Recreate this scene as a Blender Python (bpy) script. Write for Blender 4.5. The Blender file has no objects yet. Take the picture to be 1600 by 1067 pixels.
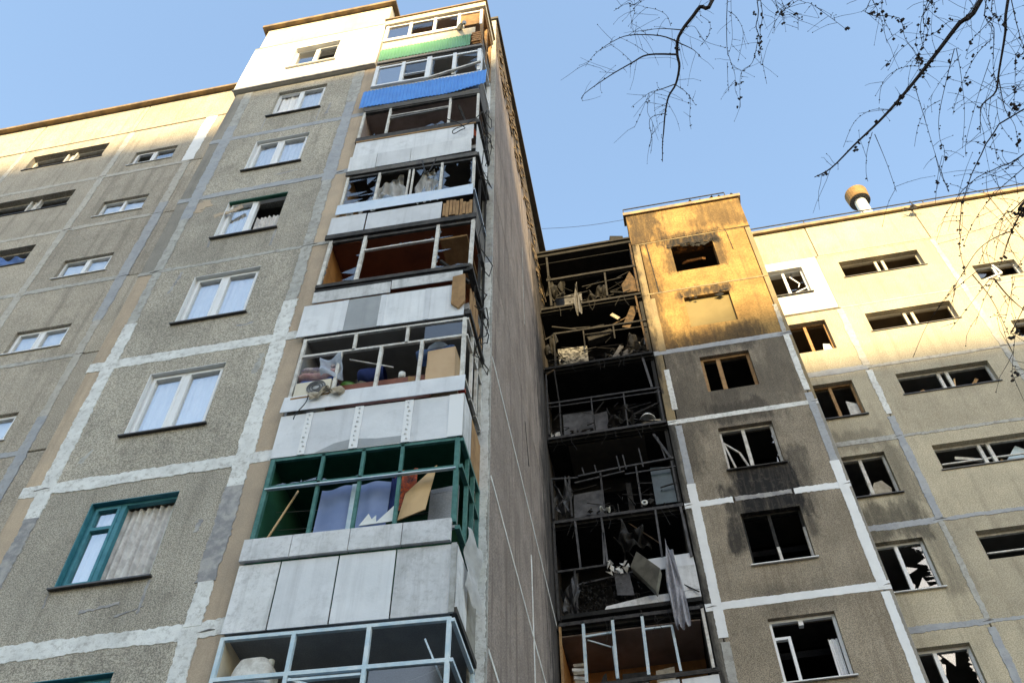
import bpy, math, random
from mathutils import Vector, Matrix
random.seed(11)
R = math.radians
sc = bpy.context.scene
col = sc.collection

# ------------------------------------------------------------ camera
cd = bpy.data.cameras.new('camera'); cam = bpy.data.objects.new('camera', cd); col.objects.link(cam)
yaw, pitch, roll = -0.182, 0.927, -0.0132
cy, sy, cp, sp = math.cos(yaw), math.sin(yaw), math.cos(pitch), math.sin(pitch)
fw = Vector((sy*cp, cy*cp, sp)); r0 = Vector((cy, -sy, 0)); u0 = r0.cross(fw)
rt = r0*math.cos(roll)+u0*math.sin(roll); up = -r0*math.sin(roll)+u0*math.cos(roll)
m = Matrix((rt, up, -fw)).transposed().to_4x4(); m.translation = (0, 0, 1.6)
cam.matrix_world = m
cd.sensor_width = 36; cd.lens = 1538.6/1600*36; cd.clip_start = .05; cd.clip_end = 3000
sc.camera = cam

# ------------------------------------------------------------ sky, sun, exposure
SUN_D = Vector((-0.25, 1.0, -0.5)).normalized()          # the way the light travels
w = bpy.data.worlds.new('World'); sc.world = w; w.use_nodes = True
nt = w.node_tree; bg = nt.nodes['Background']
sky = nt.nodes.new('ShaderNodeTexSky'); sky.sky_type = 'NISHITA'; sky.sun_disc = False
sky.sun_elevation = math.asin(-SUN_D.z); sky.sun_rotation = math.atan2(-SUN_D.x, -SUN_D.y)
sky.air_density = 1.5; sky.dust_density = 1.0; sky.ozone_density = 1.0
nt.links.new(sky.outputs[0], bg.inputs[0]); bg.inputs[1].default_value = 0.15
sl = bpy.data.lights.new('sun', 'SUN'); sl.energy = 5.0; sl.angle = R(0.8); sl.color = (1, .75, .37)
so = bpy.data.objects.new('sun', sl); col.objects.link(so)
so.rotation_euler = SUN_D.to_track_quat('-Z', 'Y').to_euler(); so.location = (20, -60, 60)
vs = sc.view_settings; vs.view_transform = 'Standard'; vs.look = 'None'; vs.gamma = 1; vs.exposure = 1.45

# ------------------------------------------------------------ materials
def new_mat(name):
    mt = bpy.data.materials.new(name); mt.use_nodes = True
    return mt, mt.node_tree, mt.node_tree.nodes['Principled BSDF']
def node(nt, t, **kw):
    n = nt.nodes.new(t)
    for k, v in kw.items():
        if k[0] == 'i' and k[1:].isdigit(): n.inputs[int(k[1:])].default_value = v
        else: setattr(n, k, v)
    return n
def noise(nt, vec, scale, detail=4, rough=.6):
    n = node(nt, 'ShaderNodeTexNoise'); n.inputs['Scale'].default_value = scale
    n.inputs['Detail'].default_value = detail; n.inputs['Roughness'].default_value = rough
    nt.links.new(vec, n.inputs['Vector']); return n.outputs[0]
def ramp(nt, fac, a, b, lo=0., hi=1.):
    n = node(nt, 'ShaderNodeMapRange', interpolation_type='SMOOTHSTEP', i1=a, i2=b, i3=lo, i4=hi)
    nt.links.new(fac, n.inputs[0]); return n.outputs[0]
def mth(nt, op, a, b=None):
    n = node(nt, 'ShaderNodeMath', operation=op)
    for i, q in enumerate((a, b)):
        if q is None: continue
        if isinstance(q, (int, float)): n.inputs[i].default_value = q
        else: nt.links.new(q, n.inputs[i])
    return n.outputs[0]
def mix(nt, fac, a, b, mode='MIX'):
    n = node(nt, 'ShaderNodeMix', data_type='RGBA', blend_type=mode)
    for i, q in ((0, fac), (6, a), (7, b)):
        if isinstance(q, (int, float)): n.inputs[i].default_value = q
        elif isinstance(q, tuple): n.inputs[i].default_value = (*q, 1) if len(q) == 3 else q
        else: nt.links.new(q, n.inputs[i])
    return n.outputs[2]
def M(name, c1, c2=None, s=1.2, rough=.88, fine=0, fs=55, bump=0, bs=70, streak=0, stc=None, metal=0, blobs=None, soot=(.012, .011, .011), spec=.3, grime=0, worn=None, vary=0):
    """weathered surface: two tones in blotches, grain, vertical rain streaks, and stains with a shape of their own"""
    mt, nt, b = new_mat(name)
    pos = node(nt, 'ShaderNodeNewGeometry').outputs['Position']
    c = c1
    if c2: c = mix(nt, ramp(nt, noise(nt, pos, s, 5, .65), .36, .66), c1, c2)
    if fine:
        f = noise(nt, pos, fs, 2, .7)
        c = mix(nt, 1.0, c, mix(nt, ramp(nt, f, .38, .62), (1-fine,)*3, (1+fine,)*3), 'MULTIPLY')
    if vary:
        oi = node(nt, 'ShaderNodeObjectInfo').outputs['Random']
        c = mix(nt, 1.0, c, mix(nt, oi, (1-vary, 1-vary, 1-vary*.9), (1+vary, 1+vary*.97, 1+vary*.9)), 'MULTIPLY')
    if streak:
        mp = node(nt, 'ShaderNodeMapping'); mp.inputs['Scale'].default_value = (5, 5, .22); nt.links.new(pos, mp.inputs[0])
        st = ramp(nt, noise(nt, mp.outputs[0], 1.0, 5, .7), .47, .72)
        c = mix(nt, mth(nt, 'MULTIPLY', st, streak), c, stc or tuple(q*.35 for q in c1))
    if grime:
        g = ramp(nt, noise(nt, pos, 2.3, 6, .75), .52, .75)
        c = mix(nt, mth(nt, 'MULTIPLY', g, grime), c, tuple(q*.4 for q in c1))
    if worn:
        c = mix(nt, mth(nt, 'MULTIPLY', ramp(nt, noise(nt, pos, 11, 6, .8), .48, .66), worn[0]), c, worn[1])
    if blobs:
        sep = node(nt, 'ShaderNodeSeparateXYZ'); nt.links.new(pos, sep.inputs[0])
        mp = node(nt, 'ShaderNodeMapping'); mp.inputs['Scale'].default_value = (3.2, 3.2, .8); nt.links.new(pos, mp.inputs[0])
        nz = noise(nt, mp.outputs[0], 1.3, 6, .7); acc = None
        for (ax, cx, rx, cz, rz, soft, k) in blobs:
            dx = mth(nt, 'ABSOLUTE', mth(nt, 'SUBTRACT', sep.outputs['XY'.index(ax)], cx))
            dz = mth(nt, 'ABSOLUTE', mth(nt, 'SUBTRACT', sep.outputs[2], cz))
            wv = mth(nt, 'MULTIPLY', mth(nt, 'SUBTRACT', nz, .5), soft*5)
            a = ramp(nt, mth(nt, 'ADD', dx, wv), rx-soft*.5, rx+soft, 1, 0); d = ramp(nt, mth(nt, 'ADD', dz, wv), rz-soft*.5, rz+soft, 1, 0)
            q = mth(nt, 'MULTIPLY', mth(nt, 'MULTIPLY', a, d), k)
            acc = q if acc is None else mth(nt, 'MAXIMUM', acc, q)
        mp2 = node(nt, 'ShaderNodeMapping'); mp2.inputs['Scale'].default_value = (7, 7, .5); nt.links.new(pos, mp2.inputs[0])
        acc = mth(nt, 'MULTIPLY', acc, mth(nt, 'MULTIPLY', ramp(nt, noise(nt, mp2.outputs[0], 1.0, 6, .75), .3, .55, .72, 1), ramp(nt, noise(nt, pos, 9, 5, .8), .25, .5, .75, 1)))
        c = mix(nt, acc, c, soot)
    if isinstance(c, tuple): b.inputs['Base Color'].default_value = (*c, 1)
    else: nt.links.new(c, b.inputs['Base Color'])
    b.inputs['Roughness'].default_value = rough; b.inputs['Metallic'].default_value = metal
    b.inputs['Specular IOR Level'].default_value = spec
    if bump:
        bp = node(nt, 'ShaderNodeBump'); bp.inputs['Strength'].default_value = bump; bp.inputs['Distance'].default_value = .02
        nt.links.new(noise(nt, pos, bs, 4, .7), bp.inputs['Height']); nt.links.new(bp.outputs[0], b.inputs['Normal'])
    return mt
def glass(name, tint=(.93, .95, .96), ior=1.75, rough=.02, const=None):
    mt, nt, b = new_mat(name); nt.nodes.remove(b); out = nt.nodes['Material Output']
    fr = node(nt, 'ShaderNodeFresnel', i0=ior); t = node(nt, 'ShaderNodeBsdfTransparent'); t.inputs[0].default_value = (*tint, 1)
    g = node(nt, 'ShaderNodeBsdfGlossy'); g.inputs['Roughness'].default_value = rough
    x = node(nt, 'ShaderNodeMixShader'); (nt.links.new(fr.outputs[0], x.inputs[0]) if const is None else setattr(x.inputs[0], 'default_value', const)); nt.links.new(t.outputs[0], x.inputs[1]); nt.links.new(g.outputs[0], x.inputs[2])
    nt.links.new(x.outputs[0], out.inputs[0]); return mt
def cloth(name, c1, c2=None, s=6, trans=.4):
    mt = M(name, c1, c2, s, rough=.95, bump=.1, bs=40); nt = mt.node_tree; b = nt.nodes['Principled BSDF']; out = nt.nodes['Material Output']
    t = node(nt, 'ShaderNodeBsdfTranslucent'); t.inputs[0].default_value = (*c1, 1); x = node(nt, 'ShaderNodeMixShader', i0=trans)
    nt.links.new(b.outputs[0], x.inputs[1]); nt.links.new(t.outputs[0], x.inputs[2]); nt.links.new(x.outputs[0], out.inputs[0]); return mt

m_pebble = M('pebble_dash', vary=.11, c1=(0.319, 0.293, 0.245), c2=(0.401, 0.368, 0.308), s=.9, fine=.40, fs=58, bump=.5, bs=55, streak=.35, grime=.4)
m_pebble_rec = M('pebble_dash_side', vary=.11, c1=(0.351, 0.316, 0.259), c2=(0.419, 0.377, 0.312), s=.9, fine=.25, fs=40, bump=.35, bs=55, streak=.4, grime=.4)
SB = [('X', 2.62, .8, 22.85, .4, .35, .7), ('X', 2.3, 1.5, 20.5, 1.0, .5, .45), ('X', 2.4, .35, 20.6, .7, .25, .6),      # soot and water marks on the tower front
      ('X', 2.75, .7, 17.2, .95, .22, 1.0), ('X', 2.6, .9, 17.0, .5, .3, .85), ('X', 2.6, .8, 19.95, .35, .25, .75), ('X', 3.5, .2, 17.7, .7, .2, .65), ('X', 1.8, .15, 16.1, .5, .18, .85), ('X', 3.35, .12, 16.2, .5, .15, .6),
      ('X', 1.1, .25, 20.5, 2.4, .3, .55), ('X', 1.55, .3, 21.3, 1.3, .25, .5), ('X', 3.9, .35, 21.5, 1.2, .3, .45), ('X', 2.6, .7, 14.2, .3, .25, .3)]
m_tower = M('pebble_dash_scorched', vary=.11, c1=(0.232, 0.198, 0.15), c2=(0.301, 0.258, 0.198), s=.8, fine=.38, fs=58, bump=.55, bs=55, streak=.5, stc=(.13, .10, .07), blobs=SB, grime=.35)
m_tower_top = M('render_crazed_sun_gold', (.36, .225, .075), (.25, .15, .05), 1.3, fine=.16, fs=22, bump=.6, bs=20, streak=.5, stc=(.15, .095, .04), grime=.35,  # crazed render; warm sunlight is painted into its orange base colour
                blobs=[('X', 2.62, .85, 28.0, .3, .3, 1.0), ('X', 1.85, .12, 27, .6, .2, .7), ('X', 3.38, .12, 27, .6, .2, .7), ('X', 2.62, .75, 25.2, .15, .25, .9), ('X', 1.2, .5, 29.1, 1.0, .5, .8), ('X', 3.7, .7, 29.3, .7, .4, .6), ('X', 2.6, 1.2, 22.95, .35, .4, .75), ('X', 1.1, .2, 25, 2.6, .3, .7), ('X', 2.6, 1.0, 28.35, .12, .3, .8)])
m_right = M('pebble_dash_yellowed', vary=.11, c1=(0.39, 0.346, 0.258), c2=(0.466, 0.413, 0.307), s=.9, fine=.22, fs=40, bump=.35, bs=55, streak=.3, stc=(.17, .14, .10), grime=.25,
            blobs=[('X', 5.35, .75, 17.15, .5, .3, .7), ('X', 5.4, .6, 19.95, .3, .25, .4), ('X', 6.1, .25, 18.6, .9, .2, .45), ('X', 6.3, .2, 16, .9, .2, .35)])
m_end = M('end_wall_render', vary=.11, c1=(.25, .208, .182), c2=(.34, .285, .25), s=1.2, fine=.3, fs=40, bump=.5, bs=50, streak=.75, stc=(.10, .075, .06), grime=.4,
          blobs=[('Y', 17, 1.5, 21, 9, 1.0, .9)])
m_end_top = M('end_wall_spalled_sun_tint', (0.216, 0.156, 0.088), (0.072, 0.048, 0.028), 5, fine=.4, fs=14, bump=1.0, bs=14, grime=.6)  # spalled render, with the grazing sun's gold put into its brown
m_beige = M('flat_beige_paint', vary=.11, c1=(.47, .375, .275), c2=(.40, .325, .245), s=1.5, fine=.08, bump=.1, streak=.3, grime=.15)
m_grey_strip = M('flat_grey_concrete', vary=.11, c1=(0.243, 0.229, 0.202), c2=(0.299, 0.276, 0.239), s=1.5, fine=.12, bump=.15, streak=.3, grime=.3)
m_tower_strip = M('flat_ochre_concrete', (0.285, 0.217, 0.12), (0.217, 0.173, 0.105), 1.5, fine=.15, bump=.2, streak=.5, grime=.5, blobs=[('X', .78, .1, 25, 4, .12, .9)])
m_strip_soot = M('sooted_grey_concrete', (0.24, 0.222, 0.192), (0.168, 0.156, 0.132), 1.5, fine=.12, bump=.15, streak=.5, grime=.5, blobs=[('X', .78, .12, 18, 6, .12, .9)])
m_white = M('white_sealant', (0.75, 0.762, 0.75), (0.625, 0.631, 0.619), 3, bump=.3, bs=30, grime=.3, worn=(.55, (.24, .225, .2)))
m_white2 = M('fresh_white_sealant', (0.788, 0.809, 0.828), (0.729, 0.749, 0.768), 3, bump=.2, bs=30)
m_pale = M('pale_grey_sealant', (0.458, 0.454, 0.429), (0.351, 0.346, 0.326), 5, bump=.4, bs=40, grime=.4, worn=(.7, (.2, .185, .16)))
m_blue_seal = M('blue_grey_sealant', (0.33, 0.35, 0.385), (0.39, 0.405, 0.43), 3, bump=.3, bs=40, grime=.3, worn=(.4, (.22, .205, .18)))
m_tan_seal = M('tan_sealant', (.50, .48, .44), (.42, .40, .36), 4, bump=.4, bs=40, grime=.35, worn=(.6, (.22, .195, .16)))
m_smear = M('dark_sealant', (.24, .24, .25), (.40, .39, .38), 6, bump=.4, bs=40)
m_joint = M('joint_shadow_gap', (.12, .115, .11))
m_insul = M('white_insulated_render', (.78, .76, .72), (.72, .70, .66), 1.0, bump=.1, bs=30, streak=.12, grime=.06)
m_cream = M('cream_parapet', (.62, .56, .45), (.55, .49, .38), 1.2, bump=.2, streak=.25, grime=.2)
m_cap = M('weathered_roof_metal', (.30, .21, .11), (.16, .12, .08), 3, rough=.6, metal=.3, bump=.2)
m_roof = M('bitumen_roof', (.05, .05, .05), (.08, .075, .07), 2)
m_slab = M('concrete_slab', (.27, .26, .25), (.20, .19, .18), 2, fine=.15, bump=.2, grime=.3)
m_slabdark = M('stained_slab_edge', (.09, .085, .08), (.14, .13, .12), 3, fine=.2, bump=.3)
m_room = M('room_plaster', (.28, .26, .235), (.22, .20, .18), 1.5)
m_roomdark = M('smoked_plaster', (.05, .045, .04), (.085, .075, .06), 1.5)
m_scorched = M('scorched_brown_wood', (0.096, 0.06, 0.03), (0.03, 0.021, 0.012), 7, bump=.4, bs=30)
m_roomwarm = M('sun_bounce_plaster', (.26, .19, .12), (.20, .145, .09), 1.5)  # sunlight bounced inside the upper wing rooms, painted as plaster colour
m_soot = M('soot_black', (.006, .006, .0065), (.014, .0135, .0135), 2.5, fine=.3, fs=30, bump=.4, bs=30)
m_soot2 = M('sooted_concrete', (.022, .021, .02), (.010, .010, .010), 2.0, fine=.3, bump=.4, bs=30, grime=.5)
m_char = M('charred_wood', (.014, .013, .0125), (.03, .028, .026), 8, bump=.5, bs=40)
m_ash = M('ash_grey_board', (0.114, 0.114, 0.122), (0.0532, 0.0532, 0.057), 3, bump=.3, bs=30, grime=.5)
m_ashpatch = M('blistered_board', (.30, .285, .25), (.012, .012, .012), 9, bump=.4, bs=30)
m_burntmetal = M('burnt_metal', (0.0605, 0.0572, 0.055), (0.0242, 0.0231, 0.0231), 7, rough=.6, metal=.35, bump=.3)
m_pvc = M('white_window_frame', (.78, .79, .80), (.72, .73, .74), 3, rough=.45, spec=.45, grime=.12)
m_pvcdirty = M('smoke_stained_frame', (.62, .60, .56), (.42, .39, .35), 5, rough=.6, grime=.45)
m_oldwhite = M('old_white_paint', (0.667, 0.655, 0.621), (0.46, 0.437, 0.402), 8, bump=.3, bs=50, grime=.4)
m_teal = M('teal_frame_paint', (.035, .17, .22), (.06, .23, .28), 5, rough=.55, bump=.2, grime=.2)
m_green = M('green_frame_paint', (.035, .125, .11), (.07, .19, .17), 7, rough=.6, bump=.3, grime=.3)
m_paleblue = M('pale_blue_frame_paint', (0.44, 0.572, 0.66), (0.605, 0.682, 0.726), 6, rough=.6, bump=.2, grime=.25)
m_wood = M('bare_wood', (.36, .22, .10), (.26, .15, .07), 6, bump=.3, bs=30, streak=.4)
m_woodred = M('varnished_lining', (.20, .065, .03), (.15, .048, .025), 3, rough=.55, bump=.2)
m_woodorange = M('pine_lining', (.46, .22, .07), (.33, .15, .05), 4, rough=.6, streak=.4, grime=.3)
m_sill_d = M('dark_sill_metal', (.07, .07, .074), (.11, .107, .105), 4, rough=.5, metal=.3)
m_sill_w = M('white_sill_metal', (.72, .73, .74), None, rough=.5)
m_sheet = M('white_cement_sheet', vary=.11, c1=(0.67, 0.691, 0.724), c2=(0.583, 0.605, 0.637), s=1.3, bump=.15, bs=25, streak=.3, stc=(.3, .31, .33), grime=.35)
m_sheetdirty = M('dirty_cement_sheet', vary=.11, c1=(0.665, 0.676, 0.694), c2=(0.534, 0.546, 0.558), s=1.6, bump=.2, bs=25, streak=.4, stc=(.16, .16, .16), grime=.5, worn=(.3, (.2, .2, .2)))
m_sheetgrey = M('grey_cement_sheet', (0.346, 0.365, 0.384), (0.298, 0.317, 0.336), 1.6, bump=.15, streak=.2)
m_flash = M('pale_blue_flashing', (0.51, 0.592, 0.684), (0.592, 0.653, 0.714), 2, rough=.45, metal=.2, grime=.15)
m_bluesheet = M('blue_corrugated_sheet', (.035, .20, .62), (.05, .25, .70), 2, rough=.4, spec=.5, grime=.15)
m_greensheet = M('green_corrugated_sheet', (0.09, 0.27, 0.112), (0.12, 0.315, 0.143), 2, rough=.45, spec=.5, grime=.15)
m_tar = M('blackened_rail', (.035, .033, .032), (.075, .07, .066), 6, bump=.3)
m_greendark = M('dark_green_paint', (.012, .075, .045), (.02, .10, .06), 2, rough=.7)
m_brick = M('foam_and_brick', (.50, .25, .09), (.30, .15, .06), 14, bump=.8, bs=20)
m_plas = M('grey_plaster', (.30, .31, .33), (.24, .25, .27), 2, fine=.1, bump=.2)
m_pink = M('smoked_pink_plaster', (.33, .26, .235), (.22, .17, .15), 1.2, grime=.4)
m_card = M('cardboard', (.52, .37, .23), (.47, .33, .20), 3, bump=.1)
m_ply = M('plywood', (.58, .40, .21), (.52, .35, .18), 3, streak=.25, rough=.7)
m_rub = M('black_cable', (.015, .015, .016), rough=.6)
m_wire = M('galvanised_wire', (.25, .25, .25), rough=.5, metal=.5)
m_white_pl = M('white_plastic', (.68, .69, .67), (.60, .61, .58), 3, rough=.5, grime=.2)
m_pipe = M('white_vent_pipe', (.80, .78, .74), (.70, .68, .62), 3, rough=.6, grime=.15)
m_cream_pl = M('cream_plastic', (.62, .57, .45), (.56, .51, .40), 3, rough=.5)
m_darkg = M('dark_grille', (.13, .13, .13), (.07, .07, .07), 20, rough=.6)
m_steel = M('dull_steel', (.34, .33, .30), (.22, .21, .18), 6, rough=.45, metal=.5, grime=.3)
m_red = M('red_plastic', (.42, .05, .03), rough=.5)
m_gbowl = M('green_enamel', (.08, .20, .03), rough=.4)
m_bark = M('dark_bark', (.035, .026, .026), (.055, .042, .038), 20, bump=.5, bs=60)
m_tealglass = M('smoked_teal_sheet', (.05, .08, .088), (.03, .045, .05), 2, rough=.35)
m_glass = glass('window_glass', const=.5); m_glassd = glass('dusty_glass', (.6, .63, .65), 1.9, .06)
m_shard = glass('broken_glass', (.7, .73, .74), 1.6, .12, .14)
m_net = cloth('white_net_curtain', (.88, .88, .89), (.82, .82, .84), 5, .05)
m_torn = cloth('torn_white_curtain', (.66, .66, .66), (.50, .50, .50), 8, .35)
m_lace = cloth('sooty_lace', (.50, .50, .55), (.28, .28, .31), 14, .3)
m_dgcurtain = cloth('grey_patterned_curtain', (.72, .70, .68), (.50, .48, .47), 9, .1)
m_blanket = cloth('blue_blanket', (.20, .27, .48), (.25, .32, .53), 2, .15)
m_carpet = M('red_patterned_carpet', (.45, .09, .03), (.05, .03, .04), 16, rough=.95)
m_navy = cloth('navy_cloth', (.02, .035, .13), None, 3, .1)
m_bluebag = cloth('blue_plastic_bag', (.09, .17, .42), (.16, .26, .52), 9, .25)
m_bed1 = cloth('folded_pink_bedding', (.50, .36, .34), (.38, .22, .24), 12, .1)
m_bed3 = cloth('striped_blanket', (.48, .42, .40), (.16, .14, .22), 16, .1)
m_bed2 = cloth('folded_blue_bedding', (.06, .13, .42), (.1, .18, .45), 8, .1)
m_rag = cloth('stiff_beige_rag', (.45, .40, .32), (.30, .26, .20), 10, .1)
m_clear = cloth('clear_plastic_wrap', (.55, .60, .68), (.38, .42, .50), 12, .4)
m_asphalt = M('asphalt', (.055, .055, .056), (.075, .072, .07), 2, fine=.3, bump=.3)
m_tower_b = M('pale_block_wall', (.62, .58, .52), (.55, .51, .45), .2)
m_winrow = M('dark_window_glass', (.05, .06, .07), rough=.2, spec=.6)

# ------------------------------------------------------------ mesh helpers
WO = {}                                                   # world origin of every object made here
class MB:
    def __init__(s): s.v = []; s.f = []
    def add(s, vs, fs):
        o = len(s.v); s.v += [tuple(q) for q in vs]; s.f += [tuple(i+o for i in f) for f in fs]; return s
    def box(s, x0, x1, y0, y1, z0, z1):
        vs = [(x, y, z) for z in (z0, z1) for y in (y0, y1) for x in (x0, x1)]
        return s.add(vs, [(0, 2, 3, 1), (4, 5, 7, 6), (0, 1, 5, 4), (2, 6, 7, 3), (0, 4, 6, 2), (1, 3, 7, 5)])
    def bar(s, p, q, a=.04, b=None, upv=(0, 0, 1)):
        p, q = Vector(p), Vector(q); d = (q-p).normalized(); u = Vector(upv)
        if abs(d.dot(u)) > .95: u = Vector((0, 1, 0))
        r = d.cross(u).normalized(); u = r.cross(d); b = b or a
        vs = [c+r*(i*a/2)+u*(j*b/2) for c in (p, q) for i, j in ((-1, -1), (1, -1), (1, 1), (-1, 1))]
        return s.add(vs, [(3, 2, 1, 0), (4, 5, 6, 7), (0, 1, 5, 4), (1, 2, 6, 5), (2, 3, 7, 6), (3, 0, 4, 7)])
    def tube(s, pts, rad, n=5):
        pts = [Vector(q) for q in pts]; k = len(pts)
        if not isinstance(rad, (list, tuple)): rad = [rad]*k
        vs = []
        for i, q in enumerate(pts):
            d = (pts[min(i+1, k-1)]-pts[max(i-1, 0)]).normalized(); u = Vector((0, 0, 1)) if abs(d.z) < .9 else Vector((0, 1, 0))
            r = d.cross(u).normalized(); u = r.cross(d)
            vs += [q+(r*math.cos(t*math.tau/n)+u*math.sin(t*math.tau/n))*rad[i] for t in range(n)]
        fs = [(i*n+t, i*n+(t+1) % n, (i+1)*n+(t+1) % n, (i+1)*n+t) for i in range(k-1) for t in range(n)]
        return s.add(vs, fs+[tuple(range(n))[::-1], tuple((k-1)*n+t for t in range(n))])
    def sheet(s, fn, nu, nv):
        vs = [fn(i/nu, j/nv) for j in range(nv+1) for i in range(nu+1)]
        return s.add(vs, [(j*(nu+1)+i, j*(nu+1)+i+1, (j+1)*(nu+1)+i+1, (j+1)*(nu+1)+i) for j in range(nv) for i in range(nu)])
    def blob(s, c, r, jit=.25, sq=(1, 1, 1)):
        a = [(0, 0, 1), (1, 0, 0), (0, 1, 0), (-1, 0, 0), (0, -1, 0), (0, 0, -1)]
        vs = [Vector(c)+Vector((q[0]*sq[0], q[1]*sq[1], q[2]*sq[2]))*r*random.uniform(1-jit, 1+jit) for q in a]
        return s.add(vs, [(0, 1, 2), (0, 2, 3), (0, 3, 4), (0, 4, 1), (5, 2, 1), (5, 3, 2), (5, 4, 3), (5, 1, 4)])
    def lathe(s, cx, cyy, prof, n=20):
        vs = [(cx+r*math.cos(t*math.tau/n), cyy+r*math.sin(t*math.tau/n), z) for r, z in prof for t in range(n)]
        return s.add(vs, [(i*n+t, i*n+(t+1) % n, (i+1)*n+(t+1) % n, (i+1)*n+t) for i in range(len(prof)-1) for t in range(n)])
    def poly(s, pts, thick):
        """flat outline with thickness (thick is a vector)"""
        n = len(pts); t = Vector(thick); vs = [Vector(q) for q in pts]; vs = vs+[q+t for q in vs]
        return s.add(vs, [tuple(range(n)), tuple(range(2*n-1, n-1, -1))]+[(i, i+n, (i+1) % n+n, (i+1) % n) for i in range(n)])

def setp(o, label=None, cat=None, group=None, kind=None):
    for k, q in (('label', label), ('category', cat), ('group', group), ('kind', kind)):
        if q: o[k] = q
    return o
def build(mb, name, mat, parent=None, smooth=False, solid=0):
    n = len(mb.v); lo = [min(q[i] for q in mb.v) for i in range(3)]; hi = [max(q[i] for q in mb.v) for i in range(3)]
    org = Vector(((lo[0]+hi[0])/2, (lo[1]+hi[1])/2, lo[2]))
    me = bpy.data.meshes.new(name); me.from_pydata([Vector(q)-org for q in mb.v], [], mb.f); me.update()
    me.materials.append(mat)
    if smooth: me.polygons.foreach_set('use_smooth', [True]*len(me.polygons))
    o = bpy.data.objects.new(name, me); col.objects.link(o); WO[o] = org
    if parent: o.parent = parent; o.location = org-WO[parent]
    else: o.location = org
    if solid: sm = o.modifiers.new('thickness', 'SOLIDIFY'); sm.thickness = solid
    return o
def thing(name, label, cat, loc, group=None):
    o = bpy.data.objects.new(name, None); col.objects.link(o); o.location = loc; WO[o] = Vector(loc); return setp(o, label, cat, group)
def single(mb, name, mat, label, cat, group=None, **kw): return setp(build(mb, name, mat, None, **kw), label, cat, group)
def bx(name, mat, parent, *a): return build(MB().box(*a), name, mat, parent)

SEAM = lambda n: .25+2.8*n                                # level of the floor joint under storey n

class Plane:                                              # facade facing the viewer (u = x) or end wall facing +x (u = y)
    def __init__(s, kind, d, k=0.): s.kind, s.d, s.k = kind, d, k
    def __call__(s, u, z, dep=0.):                        # dep > 0 goes into the wall
        return (u, s.d+dep, z) if s.kind == 'F' else (s.d+s.k*(u-9.5)-dep, u, z)
def panel(parent, pl, u0, u1, z0, z1, mat, hole=None, th=.3, gap=.012, name='wall_panel', jit=.004, proud=0):
    d0 = random.uniform(-jit, jit)-proud; u0 += gap; u1 -= gap; z0 += gap; z1 -= gap; mb = MB(); b = .012
    O = [(u0, z0), (u1, z0), (u1, z1), (u0, z1)]; OI = [(u0+b, z0+b), (u1-b, z0+b), (u1-b, z1-b), (u0+b, z1-b)]
    fr = [pl(u, z, d0) for u, z in OI]; ed = [pl(u, z, d0+b) for u, z in O]; bk = [pl(u, z, th) for u, z in O]
    fs = [(4+i, 4+(i+1) % 4, (i+1) % 4, i) for i in range(4)]+[(8+i, 8+(i+1) % 4, 4+(i+1) % 4, 4+i) for i in range(4)]
    vs = fr+ed+bk
    if hole:
        a, c, e, g = hole; H = [(a, e), (c, e), (c, g), (a, g)]
        vs += [pl(u, z, d0) for u, z in H]+[pl(u, z, th) for u, z in H]
        fs += [(i, (i+1) % 4, 12+(i+1) % 4, 12+i) for i in range(4)]+[(12+i, 12+(i+1) % 4, 16+(i+1) % 4, 16+i) for i in range(4)]
        fs += [(8+(i+1) % 4, 8+i, 16+i, 16+(i+1) % 4) for i in range(4)]
    else: fs += [(0, 1, 2, 3), (11, 10, 9, 8)]
    return build(mb.add(vs, fs), name, mat, parent)
def strip(parent, pl, a, b, wid, mat, jit=.026, lift=.008, name='joint_sealant', step=.035):
    """hand-trowelled sealant band with ragged edges"""
    (u0, z0), (u1, z1) = a, b; L = math.hypot(u1-u0, z1-z0); n = max(2, int(L/step)); tu, tz = (u1-u0)/L, (z1-z0)/L
    nu, nz = -tz, tu; mb = MB(); vs = []; e1 = e2 = w1 = w2 = 0
    for i in range(n+1):
        w1 = w1*.9+random.uniform(-jit, jit)*.25; w2 = w2*.9+random.uniform(-jit, jit)*.25
        e1 = w1+random.uniform(-jit, jit)*.45; e2 = w2+random.uniform(-jit, jit)*.45
        cu, cz = u0+(u1-u0)*i/n, z0+(z1-z0)*i/n; h1 = wid/2+e1; h2 = wid/2+e2
        for s_, h, dp in ((1, h1+.006, .012), (1, h1, -lift), (-1, h2, -lift), (-1, h2+.006, .012)): vs.append(pl(cu+nu*h*s_, cz+nz*h*s_, dp))
    fs = [(4*i+k, 4*i+4+k, 4*i+5+k, 4*i+1+k) for i in range(n) for k in range(3)]+[(0, 1, 2, 3), (4*n+3, 4*n+2, 4*n+1, 4*n)]
    return build(mb.add(vs, fs), name, mat, parent)
def rail(mb, pl, a, b, wd, d0, d1):                       # rectangular bar lying in the plane, between depths
    (u0, z0), (u1, z1) = a, b
    if abs(u1-u0) > abs(z1-z0): q = [(u0, z0-wd/2), (u1, z1-wd/2), (u1, z1+wd/2), (u0, z0+wd/2)]
    else: q = [(u0-wd/2, z0), (u0+wd/2, z0), (u1+wd/2, z1), (u1-wd/2, z1)]
    vs = [pl(u, z, d) for d in (d0, d1) for u, z in q]
    return mb.add(vs, [(0, 1, 2, 3), (7, 6, 5, 4)]+[(i, 4+i, 4+(i+1) % 4, (i+1) % 4) for i in range(4)])
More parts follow.
